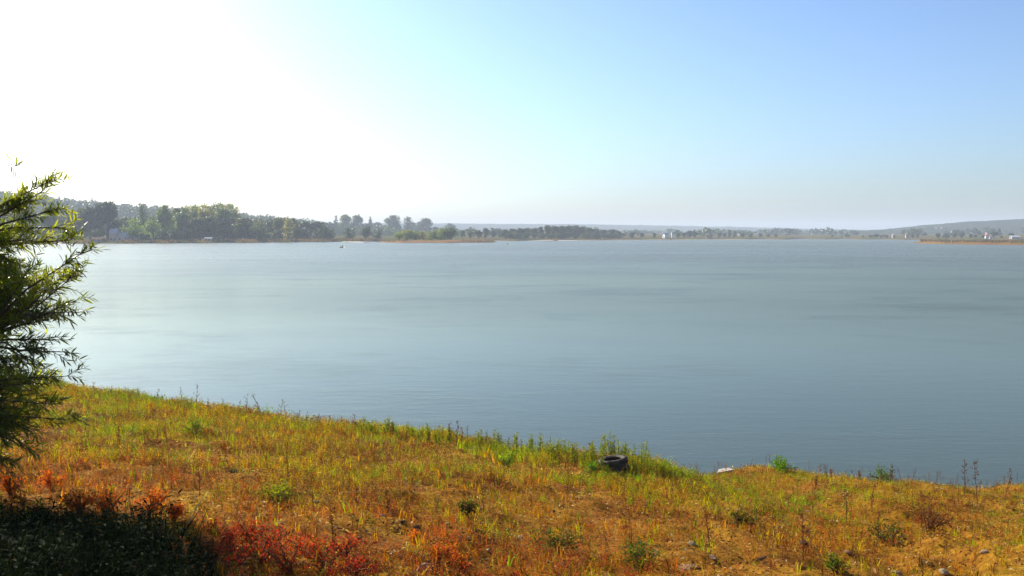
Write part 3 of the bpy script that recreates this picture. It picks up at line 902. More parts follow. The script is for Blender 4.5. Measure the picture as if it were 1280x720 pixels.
def colour_pick(P):
    x, y = P[:, 0], P[:, 1]
    s = shore_s(x, y)
    n1 = fbm(x * .35, y * .35, 51, 3); n2 = fbm(x * .9, y * .9, 61, 3); n3 = vnoise(x * 1.6, y * 1.6, 71)
    leftish = sstep(-x, -6, 3)
    W = np.zeros((len(P), 8))
    W[:, 0] = .34 + .5 * sstep(n1, .45, .6)
    W[:, 1] = .70 + .7 * sstep(n2, .5, .65)
    W[:, 2] = .14 + 1.0 * sstep(n3, .58, .78) + 1.1 * sstep(15 - y, 0, 5)
    g = sstep(n2, .50, .66)
    W[:, 3] = .08 + 1.0 * g + .55 * leftish * np.exp(-s / 6)
    W[:, 4] = .05 + .9 * sstep(n2, .56, .66) + 1.0 * leftish * np.exp(-s / 2.5)
    W[:, 5] = .05
    W[:, 6] = .03 + .8 * sstep(14.5 - y, 0, 5) * sstep(n2 + .08 * (x < 2), .45, .6) + .35 * sstep(n1, .56, .66) + 5 * near_any(P, red_c, .65)
    W[:, 7] = .005 + .25 * sstep(13 - y, 0, 4) * sstep(1 - x, 0, 3) + 6 * near_any(P, crim_c, .5)
    pr = sstep(fbm(x * .6 + 3.1, y * .6, 131, 3), .43, .53) * sstep(16.5 - y, 0, 4.5) * sstep(3.5 - x, 0, 4)
    pg = sstep(fbm(x * .5, y * .5 + 7.7, 141, 3), .54, .62) * (1 - pr)
    pb = sstep(fbm(x * .8 + 9.2, y * .8, 151, 3), .56, .63) * (1 - pr)
    po = sstep(fbm(x * .45 + 4.4, y * .45, 161, 3), .52, .6) * sstep(17 - y, 0, 5) * (1 - pr)
    W[:, 7] += 1.2 * pr; W[:, 6] += 3.2 * pr + 1.6 * po; W[:, 2] += 1.6 * pr + 2.0 * pb + po
    W[:, 3] += 2.2 * pg; W[:, 4] += 2.4 * pg
    W /= W.sum(1, keepdims=True)
    cum = W.cumsum(1)
    k = (rng.random((len(P), 1)) > cum).sum(1).clip(0, 7)
    c = PAL[k] * (.7 + .6 * rng.random((len(P), 1))) * (1 + .12 * rng.normal(size=(len(P), 3)))
    return np.clip(c, .004, .8), k

def leaf_quad(o, d, n, L, Wd):
    """a folded leaf from o along d"""
    side = np.cross(d, n); side /= np.linalg.norm(side) + 1e-9
    nn = np.cross(side, d)
    return [o, o + d * L * .45 + side * Wd * .5 + nn * Wd * .12, o + d * L - nn * L * .12, o + d * L * .45 - side * Wd * .5 + nn * Wd * .12]

def unit(v):
    v = np.asarray(v, float); return v / (np.linalg.norm(v) + 1e-9)

def t_weed(r, nl=11, h=.22, L=.040):
    q = []
    lean = r.normal(size=2) * .06
    tip = np.array([lean[0], lean[1], h])
    q.append([np.array([-.004, 0, -.03]), np.array([.004, 0, -.03]), tip + [.002, 0, 0], tip - [.002, 0, 0]])
    for i in range(nl):
        t = .12 + .88 * (i + r.random()) / nl
        th = i * 2.4 + r.normal() * .4
        spread = (.03 + .10 * (1 - t)) * r.random()
        o = tip * t + np.array([math.cos(th), math.sin(th), 0]) * spread
        d = unit([math.cos(th), math.sin(th), r.normal() * .45 + .2])
        q.append(leaf_quad(o, d, np.array([0, 0, 1.]), L * (.6 + .8 * r.random()), L * .42))
    return np.array(q)

def t_grass(r, nb=9, h=.22):
    q = []
    for i in range(nb):
        th = r.random() * 6.28
        o = np.array([r.normal() * .03, r.normal() * .03, -.02])
        out = np.array([math.cos(th), math.sin(th), 0])
        sd = np.array([-math.sin(th), math.cos(th), 0])
        hh = h * (.5 + .7 * r.random()); b = hh * (.1 + .6 * r.random())
        w = .0045 + .003 * r.random()
        p1 = o + out * b * .3 + np.array([0, 0, hh * .6]); p2 = o + out * b + np.array([0, 0, hh * (1 - .25 * b / hh)])
        q.append([o - sd * w, o + sd * w, p1 + sd * w * .8, p1 - sd * w * .8])
        q.append([p1 - sd * w * .8, p1 + sd * w * .8, p2 + sd * w * .15, p2 - sd * w * .15])
    return np.array(q)

def t_stalk(r, h=.55):
    q = []
    lean = r.normal(size=2) * .08
    tip = np.array([lean[0], lean[1], h])
    q.append([np.array([-.005, 0, -.03]), np.array([.005, 0, -.03]), tip + [.003, 0, 0], tip - [.003, 0, 0]])
    for b in range(4):
        t0 = .45 + .14 * b; th = r.random() * 6.28
        bt = tip * t0 + np.array([math.cos(th) * .07, math.sin(th) * .07, .10])
        q.append([tip * t0 - [.003, 0, 0], tip * t0 + [.003, 0, 0], bt + [.002, 0, 0], bt - [.002, 0, 0]])
        for k in range(4):
            c = tip * t0 * (1 - k / 4) + bt * (k / 4) + r.normal(size=3) * .012
            d = unit(r.normal(size=3)); q.append(leaf_quad(c, d, unit(r.normal(size=3)), .028, .02))
    for k in range(5):
        c = tip * (.8 + .2 * k / 4) + r.normal(size=3) * .012
        d = unit(r.normal(size=3)); q.append(leaf_quad(c, d, unit(r.normal(size=3)), .03, .022))
    return np.array(q)

def t_litter(r, n=6):
    q = []
    for i in range(n):
        o = np.array([r.normal() * .10, r.normal() * .10, .012 + .03 * r.random()])
        th = r.random() * 6.28
        q.append(leaf_quad(o, unit([math.cos(th), math.sin(th), r.normal() * .35]), unit([r.normal() * .5, r.normal() * .5, 1]), .03 + .03 * r.random(), .022))
    return np.array(q)

def stamp(templates, P, scale, cols, colvar=.34, tilt=.12, squash=None):
    n = len(P)
    T = np.array(templates)
    k = rng.integers(0, len(T), n)
    Q = T[k]                                             # n,q,4,3
    th = rng.random(n) * 6.283
    c, s = np.cos(th)[:, None, None], np.sin(th)[:, None, None]
    X, Y, Z = Q[..., 0], Q[..., 1], Q[..., 2]
    tx, ty = (rng.normal(size=(2, n)) * tilt)
    sc_ = scale[:, None, None]
    X2 = (X * c - Y * s + Z * tx[:, None, None]) * sc_ + P[:, 0][:, None, None]
    Y2 = (X * s + Y * c + Z * ty[:, None, None]) * sc_ + P[:, 1][:, None, None]
    Z2 = Z * sc_ + gz(P[:, 0], P[:, 1])[:, None, None]
    out = np.stack([X2, Y2, Z2], -1).reshape(-1, 4, 3)
    q = T.shape[1]
    cc = np.repeat(cols[:, None, :], q, 1) * (1 + colvar * rng.normal(size=(n, q, 1))).clip(.35, 1.8)
    return out, cc.reshape(-1, 3)

r0 = np.random.default_rng(3)
def density(P, lo=.08):
    d = fbm(P[:, 0] * .8, P[:, 1] * .8, 81, 3)
    s = shore_s(P[:, 0], P[:, 1])
    bare = sstep(d, .40, .52)
    lo = lo + .3 * sstep(P[:, 0], 2, 6)
    return lo + (1 - lo) * np.maximum(bare, .8 * np.exp(-s / 3) * (P[:, 0] < 5))

P = scatter(84000); P = P[rng.random(len(P)) < density(P)]
s_ = shore_s(P[:, 0], P[:, 1])
cols, kk = colour_pick(P)
big = .45 + .55 * rng.random(len(P)) + .5 * sstep(fbm(P[:, 0] * .5, P[:, 1] * .5, 91, 3), .5, .66)
big *= .55 + .45 * sstep(s_, .2, 1.5)
big *= .5 + .95 * np.exp(-s_ / 3) * sstep(4.5 - P[:, 0], 0, 1.5) + .12 * sstep(-P[:, 0], 0, 8)
big *= np.where(P[:, 0] > 5, .85, 1.0)
Q, cq = stamp([t_weed(r0) for _ in range(12)], P, big, cols)
prop(obj('low_weeds', quads_mesh('low_weeds', Q, cq, M['weed'])), 'low ochre, olive and reddish weeds covering the near bank', 'weeds', kind='stuff')

P = scatter(11000); P = P[rng.random(len(P)) < density(P, .35)]
s_ = shore_s(P[:, 0], P[:, 1])
cols, kk = colour_pick(P)
cols = np.where((kk == 6)[:, None] | (kk == 7)[:, None], cols * .5 + np.array([.15, .12, .01]), cols)
sz = (.5 + .8 * rng.random(len(P))) * (.6 + .4 * sstep(s_, .2, 1.5)) * np.where(P[:, 0] > 5, .75, 1) * (.6 + .9 * np.exp(-s_ / 3) * sstep(4.5 - P[:, 0], 0, 1.5))
Q, cq = stamp([t_grass(r0) for _ in range(10)], P, sz, cols)
prop(obj('grass', quads_mesh('grass', Q, cq, M['weed'])), 'dry and green grass blades between the weeds on the bank', 'grass', kind='stuff')

P = scatter(2600)
cols = np.array([(.12, .045, .02), (.17, .06, .03), (.2, .11, .04), (.09, .06, .03)])[rng.integers(0, 4, len(P))]
Q, cq = stamp([t_stalk(r0) for _ in range(8)], P, .3 + .35 * rng.random(len(P)), cols)
prop(obj('dry_stalks', quads_mesh('dry_stalks', Q, cq, M['weed'])), 'thin brown seed stalks scattered over the near bank', 'weeds', kind='stuff')

P = scatter(17000)
cols = np.array([(.35, .15, .03), (.22, .07, .025), (.42, .26, .08), (.10, .035, .02), (.5, .40, .24), (.06, .03, .02)])[rng.integers(0, 6, len(P))]
Q, cq = stamp([t_litter(r0) for _ in range(10)], P, .5 + .7 * rng.random(len(P)), cols, .3, 0)
prop(obj('leaf_litter', quads_mesh('leaf_litter', Q, cq, M['weed'])), 'dry leaf litter lying on the bank soil', 'litter', kind='stuff')

# ------------------------------------------------------------------ undergrowth, lower left, with deep shade painted into its leaf colours
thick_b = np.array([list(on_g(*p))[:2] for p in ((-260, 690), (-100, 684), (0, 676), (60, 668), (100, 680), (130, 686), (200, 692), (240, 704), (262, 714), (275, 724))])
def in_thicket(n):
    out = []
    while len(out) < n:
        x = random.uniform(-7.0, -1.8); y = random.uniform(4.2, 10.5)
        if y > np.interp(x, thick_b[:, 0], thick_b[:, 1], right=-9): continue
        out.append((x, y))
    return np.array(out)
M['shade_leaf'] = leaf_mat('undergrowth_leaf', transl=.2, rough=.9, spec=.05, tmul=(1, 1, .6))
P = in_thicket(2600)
cols = np.array([(.009, .018, .005), (.012, .022, .006), (.02, .028, .008), (.007, .014, .005)])[rng.integers(0, 4, len(P))]  # near-black greens carry the shade, darker than the leaves themselves
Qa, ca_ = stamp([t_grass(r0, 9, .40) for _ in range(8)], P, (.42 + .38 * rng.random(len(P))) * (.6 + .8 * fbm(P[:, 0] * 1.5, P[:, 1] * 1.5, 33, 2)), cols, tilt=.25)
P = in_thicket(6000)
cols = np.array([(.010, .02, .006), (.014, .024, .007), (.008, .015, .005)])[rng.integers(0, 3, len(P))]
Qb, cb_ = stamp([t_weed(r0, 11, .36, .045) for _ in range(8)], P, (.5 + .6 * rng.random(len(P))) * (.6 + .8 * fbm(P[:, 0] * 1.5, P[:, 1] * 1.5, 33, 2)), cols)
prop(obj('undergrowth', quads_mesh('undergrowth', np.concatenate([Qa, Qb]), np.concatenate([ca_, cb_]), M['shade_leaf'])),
     'undergrowth of grass and nettles with the willow shade painted into its leaf colours', 'undergrowth', kind='stuff')

# ------------------------------------------------------------------ single plants that stand out
def plant(name, px, py, quads_list, colset, label, cat, group, part='foliage', stem_pts=None, p=None, rz=None):
    p = on_g(px, py) if p is None else p
    e = empty(name, p, random.random() * 6.28 if rz is None else rz)
    prop(e, label, cat, group)
    Q = np.array(quads_list)
    cs = np.array(colset)
    c = cs[rng.integers(0, len(cs), len(Q))] * (.75 + .5 * rng.random((len(Q), 1)))
    obj(part, quads_mesh(part, Q, c, M['weed']), e)['kind'] = 'stuff'
    if stem_pts:
        mb = MB()
        for pts, rad in stem_pts: mb.tube(pts, rad, 5)
        mb.build('stem', M['stem'], e)
    return e

def bush_quads(r, w, h, n, L):
    q = []; st = []
    ns = 9
    tips = []
    for i in range(ns):
        th = r.random() * 6.28; rr = w * .5 * r.random() ** .5
        tip = np.array([rr * math.cos(th), rr * math.sin(th), h * (.6 + .4 * r.random()) * (1 - .35 * (rr / (w * .5)) ** 2)])
        tips.append(tip)
        st.append(([(0, 0, -.03), tuple(tip * [.35, .35, .5]), tuple(tip)], [.012, .008, .003]))
    for i in range(n):
        t = .25 + .75 * r.random() ** .6
        tip = tips[r.integers(ns)]
        o = tip * [t * (.6 + .4 * t), t * (.6 + .4 * t), t] + r.normal(size=3) * w * .09
        o[2] = max(.01, o[2])
        d = unit(r.normal(size=3) + [0, 0, .3])
        q.append(leaf_quad(o, d, unit(r.normal(size=3) + [0, 0, 1.2]), L * (.6 + .7 * r.random()), L * .5))
    return q, st
GREEN = [(.12, .26, .015), (.17, .33, .02), (.08, .19, .012)]
DKGREEN = [(.06, .10, .018), (.09, .13, .02), (.05, .07, .018), (.16, .09, .02), (.2, .15, .015)]

def bush_at(px, py, wpx, hpx, cols, label, L=.06, n=420, group=None, name='bush'):
    p = on_g(px, py)
    k = p[1] / F
    q, st = bush_quads(r0, wpx * k, hpx * k * 1.05, n, L)
    return plant(name, px, py, q, cols, label, 'bush', group, 'foliage', st, p)
bush_at(975, 589, 34, 15, GREEN, 'bright green rounded bush at the water edge beside the pale slab', n=500)
bush_at(1102, 595, 34, 17, [(.09, .16, .015), (.13, .2, .02), (.07, .1, .02)], 'loose green bush with a dark upright sprig at the water edge', n=260)
bush_at(281, 513, 22, 9, [(.06, .15, .012), (.08, .19, .015)], 'small dense green bush on the shore edge among dry stalks', n=300, L=.07)
bush_at(190, 499, 28, 7, GREEN, 'low flat bright green plant on the shore edge near the willow', n=240, L=.07)
bush_at(931, 662, 48, 26, DKGREEN, 'dark leaved spreading bush on the dry slope below the pale slab', n=480, L=.045)
bush_at(1115, 682, 70, 26, DKGREEN, 'wide dark green weed patch on the slope near the red brown bush', n=420, L=.045)
bush_at(700, 690, 74, 30, DKGREEN, 'broad dull green weed mat on the slope among red leaves', n=520, L=.04)
bush_at(800, 708, 60, 28, [(.09, .13, .02), (.12, .16, .03), (.05, .09, .02)], 'pale green tussock low on the slope beside the round pale stone', n=420, L=.04)
bush_at(585, 645, 34, 22, DKGREEN, 'small dark bush on the slope below the grassy edge', n=300, L=.05)
bush_at(1045, 716, 40, 22, [(.1, .17, .014), (.15, .22, .016), (.22, .2, .02)], 'bright green leafy plant low on the slope', n=260, L=.04)
bush_at(1160, 668, 60, 44, [(.16, .05, .02), (.22, .08, .03), (.12, .05, .025)], 'red brown twiggy bush standing on the open slope', n=420, L=.04)
bush_at(630, 586, 30, 22, [(.2, .32, .015), (.26, .38, .02)], 'vivid yellow green leafy plant behind the grassy edge', n=320, L=.06)
bush_at(738, 594, 24, 16, GREEN, 'bright green low plant at the foot of the tyre', n=280, L=.06)
bush_at(345, 508 + 20, 60, 14, [(.14, .25, .015), (.2, .3, .02)], 'yellow green leafy patch below the leaning dry stalk', n=320, L=.07)
bush_at(245, 545, 44, 24, [(.2, .28, .015), (.16, .22, .02)], 'yellow green weed clump in the upper meadow near the willow', n=380, L=.06)
bush_at(345, 632, 60, 28, [(.19, .25, .02), (.25, .28, .02)], 'yellow green leafy clump above the crimson plants', n=420, L=.045)

RED = [(.62, .15, .02), (.52, .10, .02), (.65, .24, .03), (.38, .08, .02)]
CRIM = [(.46, .03, .024), (.58, .06, .03), (.5, .045, .03), (.18, .025, .016), (.13, .04, .02), (.42, .16, .05), (.26, .09, .03)]
for px, py, w, h in ((100, 640, 44, 34), (136, 648, 50, 44), (190, 648, 40, 44), (216, 652, 30, 26), (64, 612, 36, 24), (14, 622, 34, 34)):
    bush_at(px, py, w, h, RED, 'orange red leafy plant along the edge of the dark undergrowth', L=.03, n=620, group='orange red plants by the undergrowth', name='red_plant')
for px, py, w, h in ((290, 690, 50, 30), (325, 702, 56, 34), (360, 716, 60, 36), (405, 714, 56, 32), (430, 694, 46, 22), (310, 676, 44, 22), (275, 672, 36, 22), (340, 682, 50, 24), (385, 694, 54, 26), (300, 716, 60, 36), (440, 718, 50, 26), (265, 700, 34, 26)):
    bush_at(px, py, w * 1.3, h, CRIM, 'crimson leafy plant right of the dark undergrowth', L=.026, n=560, group='crimson plants by the undergrowth', name='red_plant')
for px, py, w, h in ((552, 702, 40, 22), (575, 712, 40, 20), (520, 680, 30, 16)):
    bush_at(px, py, w, h, RED, 'small orange red plant on the stony slope beside the pale upright stone', L=.028, n=420, group='small red plants by the upright stone', name='red_plant')

def tall_weed(px, py, hpx, lean, cols, label, group, nb=7, leaf=.03, name='tall_weed', dense=1.0, leafy=False):
    p = on_g(px, py)
    h = hpx * p[1] / F
    r = r0
    st, q = [], []
    ns = 1 if not leafy else 4
    for s in range(ns):
        bx = r.normal() * .05 * (ns > 1); by = r.normal() * .05 * (ns > 1)
        hh = h * (1 if s == 0 else .6 + .35 * r.random())
        tip = np.array([bx + lean * h + r.normal() * .03, by + r.normal() * .04, hh])
        b0 = np.array([bx, by, -.03])
        mid = (b0 + tip) / 2 + np.array([-lean * h * .12, 0, 0])
        st.append(([tuple(b0), tuple(mid), tuple(tip)], [.007, .005, .002]))
        for b in range(nb):
            t = .30 + .65 * (b + r.random()) / nb
            o = b0 * (1 - t) ** 2 + 2 * mid * t * (1 - t) + tip * t * t
            th = r.random() * 6.28
            L = h * (.22 - .12 * t) * (.7 + .6 * r.random())
            e_ = o + np.array([math.cos(th) * L * .7, math.sin(th) * L * .7, L * .8])
            st.append(([tuple(o), tuple((o + e_) / 2 + [0, 0, -.01]), tuple(e_)], [.0035, .003, .0015]))
            for k in range(int(6 * dense)):
                c = o + (e_ - o) * r.random() + r.normal(size=3) * .012
                q.append(leaf_quad(c, unit(r.normal(size=3)), unit(r.normal(size=3)), leaf * (.6 + .8 * r.random()), leaf * .6))
        if leafy:
            for k in range(26):
                t = .08 + .9 * r.random()
                o = b0 * (1 - t) ** 2 + 2 * mid * t * (1 - t) + tip * t * t
                th = r.random() * 6.28
                q.append(leaf_quad(o, unit([math.cos(th), math.sin(th), .5]), np.array([0, 0, 1.]), .09, .022))
    return plant(name, px, py, q, cols, label, 'weed', group, 'seed_head' if not leafy else 'foliage', st, p, 0.0)
BRN = [(.10, .05, .03), (.15, .07, .035), (.2, .13, .06)]
PUR = [(.13, .05, .045), (.18, .08, .06), (.10, .06, .03)]
LG = [(.24, .34, .012), (.32, .40, .015), (.17, .26, .012), (.36, .34, .015)]
tall_weed(330, 522, 36, -.45, BRN, 'thin dry stalk leaning over the shore edge', None)
tall_weed(245, 512, 34, .02, BRN, 'tallest upright dry stalk on the shore edge above the willow', None, dense=1.4)
for px, py, h in ((228, 509, 26), (262, 515, 22), (308, 521, 30), (322, 525, 22), (349, 529, 32), (358, 532, 26), (372, 533, 20), (382, 535, 20), (118, 497, 20), (140, 500, 18), (90, 493, 20), (428, 540, 20), (440, 541, 24), (195, 505, 20), (172, 503, 18), (395, 536, 18), (410, 538, 20), (278, 517, 20), (298, 520, 22)):
    tall_weed(px, py, h, random.uniform(-.15, .15), BRN, 'thin branching dry weed standing on the left shore edge', 'dry weeds on the shore edge')
for px, py, h in ((455, 544, 24), (463, 545, 20), (483, 547, 26), (490, 548, 22), (514, 551, 22), (525, 552, 20), (536, 553, 24), (547, 554, 24), (556, 555, 22), (598, 560, 24), (620, 563, 26), (645, 566, 28), (664, 569, 28)):
    tall_weed(px, py, h, random.uniform(-.1, .1), LG, 'green branching weed standing on the middle shore edge', 'green weeds on the shore edge', leafy=True)
for px, py, h in ((563, 558, 30), (570, 558, 32), (577, 560, 26)):
    tall_weed(px, py, h, random.uniform(-.1, .1), PUR, 'purple brown seeding weed in the dense upright cluster', 'purple brown weeds in one cluster', dense=2.2)
for px, py, h in ((585, 558, 26), (609, 562, 24), (627, 560, 20), (635, 562, 20), (655, 566, 20), (695, 572, 20), (735, 578, 26)):
    tall_weed(px, py, h, random.uniform(-.1, .1), BRN, 'slim brown weed between the purple cluster and the tyre', 'slim brown weeds before the tyre')
for px, py, h in ((678, 572, 34), (686, 574, 30), (704, 576, 28), (716, 580, 28), (742, 583, 36), (750, 583, 40), (758, 584, 44), (766, 582, 42), (774, 584, 36), (780, 585, 34), (730, 584, 28), (691, 578, 26), (698, 579, 30), (710, 580, 32), (722, 583, 30), (736, 585, 34), (746, 586, 30), (762, 580, 46), (770, 581, 34), (778, 582, 30), (786, 586, 28)):
    tall_weed(px, py, h, random.uniform(-.08, .08), LG, 'tall fresh green weed growing behind the tyre', 'tall green weeds behind the tyre', leafy=True, nb=5)
for px, py, h in ((752, 598, 9), (758, 599, 10), (763, 600, 8), (770, 600, 10), (776, 599, 9), (784, 598, 14)):
    tall_weed(px, py, h, random.uniform(-.1, .1), LG, 'short green weed growing in front of the tyre', 'short weeds in front of the tyre', leafy=True, nb=3)
for px, py, h in ((797, 592, 38), (805, 590, 42), (790, 590, 26), (814, 594, 26), (826, 596, 22), (836, 596, 18), (846, 598, 14)):
    tall_weed(px, py, h, random.uniform(-.08, .08), LG, 'green weed with thin leaves right of the tyre', 'green weeds right of the tyre', leafy=True, nb=5)
for px, py, h in ((1206, 618, 46), (1222, 630, 56)):
    tall_weed(px, py, h, .0, PUR, 'tall dark seeding weed, one of a close pair at the water edge', 'pair of tall dark weeds', dense=1.6)
tall_weed(1255, 626, 40, .12, PUR, 'tall dark weed with a bent tip standing apart at the water edge', None, dense=1.2)
tall_weed(1113, 594, 22, .1, DKGREEN, 'dark upright sprig beside the loose green bush', None, dense=2)
for px, py, h in ((1058, 655, 44), (1090, 640, 26), (1098, 676, 40), (1152, 660, 46), (1163, 660, 40), (1004, 700, 60), (888, 690, 56), (1020, 612, 18), (1040, 602, 16), (1075, 600, 12)):
    tall_weed(px, py, h, random.uniform(-.1, .1), [(.16, .05, .02), (.2, .08, .03)], 'slender rust red stalk standing on the right slope', 'rust red stalks on the right slope', dense=1.6)
for px, py, h in ((250, 620, 40), (418, 690, 60), (392, 640, 44), (446, 640, 34), (605, 640, 34), (485, 640, 30), (360, 600, 30), (210, 560, 26), (150, 560, 28)):
    tall_weed(px, py, h, random.uniform(-.15, .15), [(.16, .06, .02), (.22, .11, .04)], 'slender brown stalk standing on the left slope', 'brown stalks on the left slope', dense=1.4)

def straw(px, py, dxpx, hpx, label):
    p = on_g(px, py); k = p[1] / F
    mb = MB()
    mb.tube([(0, 0, -.02), (dxpx * k * .45, .02, hpx * k * .5), (dxpx * k, .05, hpx * k)], [.007, .006, .003], 5)
    e = empty('dry_stem', p); prop(e, label, 'dry stem', 'pale dry stems leaning on the left slope')
    mb.build('stem', M['straw'], e)
    lf = []
    for i in range(7):
        t = .55 + .06 * i
        o = np.array([dxpx * k * t, .03, hpx * k * t])
        lf.append(leaf_quad(o, unit([.5, r0.normal() * .4, .7]), np.array([0, 1., 0]), .10, .008))
    obj('leaf', quads_mesh('leaf', np.array(lf), np.tile(np.array([[.5, .4, .14]]), (7, 1)), M['weed']), e)
M['straw'] = noise_mat('straw', [(.3, (.42, .32, .1)), (.7, (.55, .45, .18))], 20)
straw(225, 592, 16, 26, 'pale dry stem leaning on the left slope above the red plants')
straw(236, 652, 20, 34, 'pale dry stem leaning out of the dark undergrowth edge')

# ------------------------------------------------------------------ stones
def stone_mesh(seed, flat=.6):
    r = np.random.default_rng(seed)
    import bmesh
    bm = bmesh.new()
    bmesh.ops.create_icosphere(bm, subdivisions=2, radius=.5)
    for v in bm.verts:
        n = v.co.normalized()
        k = .75 + .5 * float(vnoise(n.x * 1.7 + seed, n.y * 1.7 + n.z * 1.3, seed))
        v.co = Vector((n.x * k * .5, n.y * k * .42, n.z * k * .5 * flat))
    for _ in range(4):
        d = Vector(r.normal(size=3)).normalized(); c = d * (.24 + .08 * r.random())
        for v in bm.verts:
            t = (v.co - c).dot(d)
            if t > 0: v.co -= d * t * .85
    me = bpy.data.meshes.new('stone'); bm.to_mesh(me); bm.free()
    return me
M['stone_pale'] = noise_mat('pale_stone', [(.3, (.26, .18, .10)), (.7, (.46, .34, .2))], 9, 8, .9, bump=.5)
M['stone_dark'] = noise_mat('dark_stone', [(.3, (.05, .028, .016)), (.7, (.13, .075, .04))], 9, 8, .95, bump=.5, spec=.05)
M['stone_tan'] = noise_mat('tan_stone', [(.3, (.2, .11, .06)), (.7, (.38, .24, .14))], 9, 8, .9, bump=.5)
stones = {}
for mname in ('stone_pale', 'stone_dark', 'stone_tan'):
    for i in range(4):
        me = stone_mesh(len(stones) + 5); me.materials.append(M[mname]); stones[(mname, i)] = me
def stone(px, py, wpx, hk, mname, label, group, rot=None):
    p = on_g(px, py); w = wpx * p[1] / F
    o = obj('stone', stones[(mname, random.randrange(4))], None, (p[0], p[1], p[2] + w * hk * .02))
    o.scale = (w * 1.15, w * 1.1, w * 1.5 * hk)
    o.rotation_euler = rot or (random.uniform(-.2, .2), random.uniform(-.2, .2), random.random() * 6.28)
    return prop(o, label, 'stone', group)
stone(529, 716, 16, 2.0, 'stone_pale', 'pale upright pointed stone sticking out of the slope', None, (0, .5, .3))
stone(862, 712, 26, .55, 'stone_tan', 'large pale rounded stone low on the slope beside the green tussock', None)
stone(536, 706, 10, 1.6, 'stone_dark', 'dark stone leaning against the pale upright stone', None)
GD = [(447, 652, 8), (502, 652, 9), (450, 673, 8), (415, 640, 10), (318, 640, 10), (598, 665, 16), (640, 655, 8), (780, 660, 12), (745, 698, 10), (1005, 678, 12), (1130, 672, 12), (900, 625, 14), (100, 563, 12), (160, 572, 10), (292, 590, 14),
      (690, 640, 10), (1000, 712, 16), (870, 712, 14), (560, 716, 10), (1160, 705, 12), (480, 690, 8), (520, 660, 14), (640, 718, 12), (950, 700, 14), (610, 690, 8)]
for px, py, w in GD:
    stone(px, py, w, .55, 'stone_dark', 'dark brown stone lying among the dry weeds', 'dark stones on the bank')
GP = [(478, 645, 8), (585, 672, 9), (685, 703, 9), (705, 706, 12), (505, 632, 5), (775, 600, 4), (600, 637, 6), (1100, 672, 8), (925, 612, 6), (865, 680, 12), (890, 697, 14), (580, 688, 9), (610, 688, 8), (1180, 715, 14), (1120, 718, 18), (395, 628, 8), (350, 655, 9), (330, 645, 8), (1060, 690, 10),
      (760, 720, 14), (460, 700, 8), (420, 660, 8), (650, 672, 8), (720, 670, 7), (820, 690, 9), (970, 665, 8), (1230, 690, 10), (1210, 660, 7), (560, 655, 7), (1010, 640, 6)]
for px, py, w in GP:
    stone(px, py, w, .6, 'stone_tan' if random.random() < .6 else 'stone_pale', 'pale tan stone lying among the dry weeds', 'pale stones on the bank')
# pale slab at the water edge
p = on_g(905, 591)
sl = MB()
k = p[1] / F
w = 22 * k
sl.add([(-w / 2, -.10, -.05), (w / 2, -.06, -.05), (w / 2 - .05, .10, -.05), (-w / 2 + .12, .12, -.05), (-w / 2, -.10, .03), (w / 2, -.06, .065), (w / 2 - .05, .10, .075), (-w / 2 + .12, .12, .05)],
       [(3, 2, 1, 0), (4, 5, 6, 7), (0, 1, 5, 4), (1, 2, 6, 5), (2, 3, 7, 6), (3, 0, 4, 7)])
so = sl.build('stone_slab', noise_mat('slab', [(.3, (.34, .29, .22)), (.7, (.55, .49, .4))], 6, 8, .85, bump=.4))
so.location = (p[0], p[1], p[2] + .05); so.rotation_euler = (0, -.04, .1)
prop(so, 'flat pale slab lying at the water edge beside the green bush', 'stone')

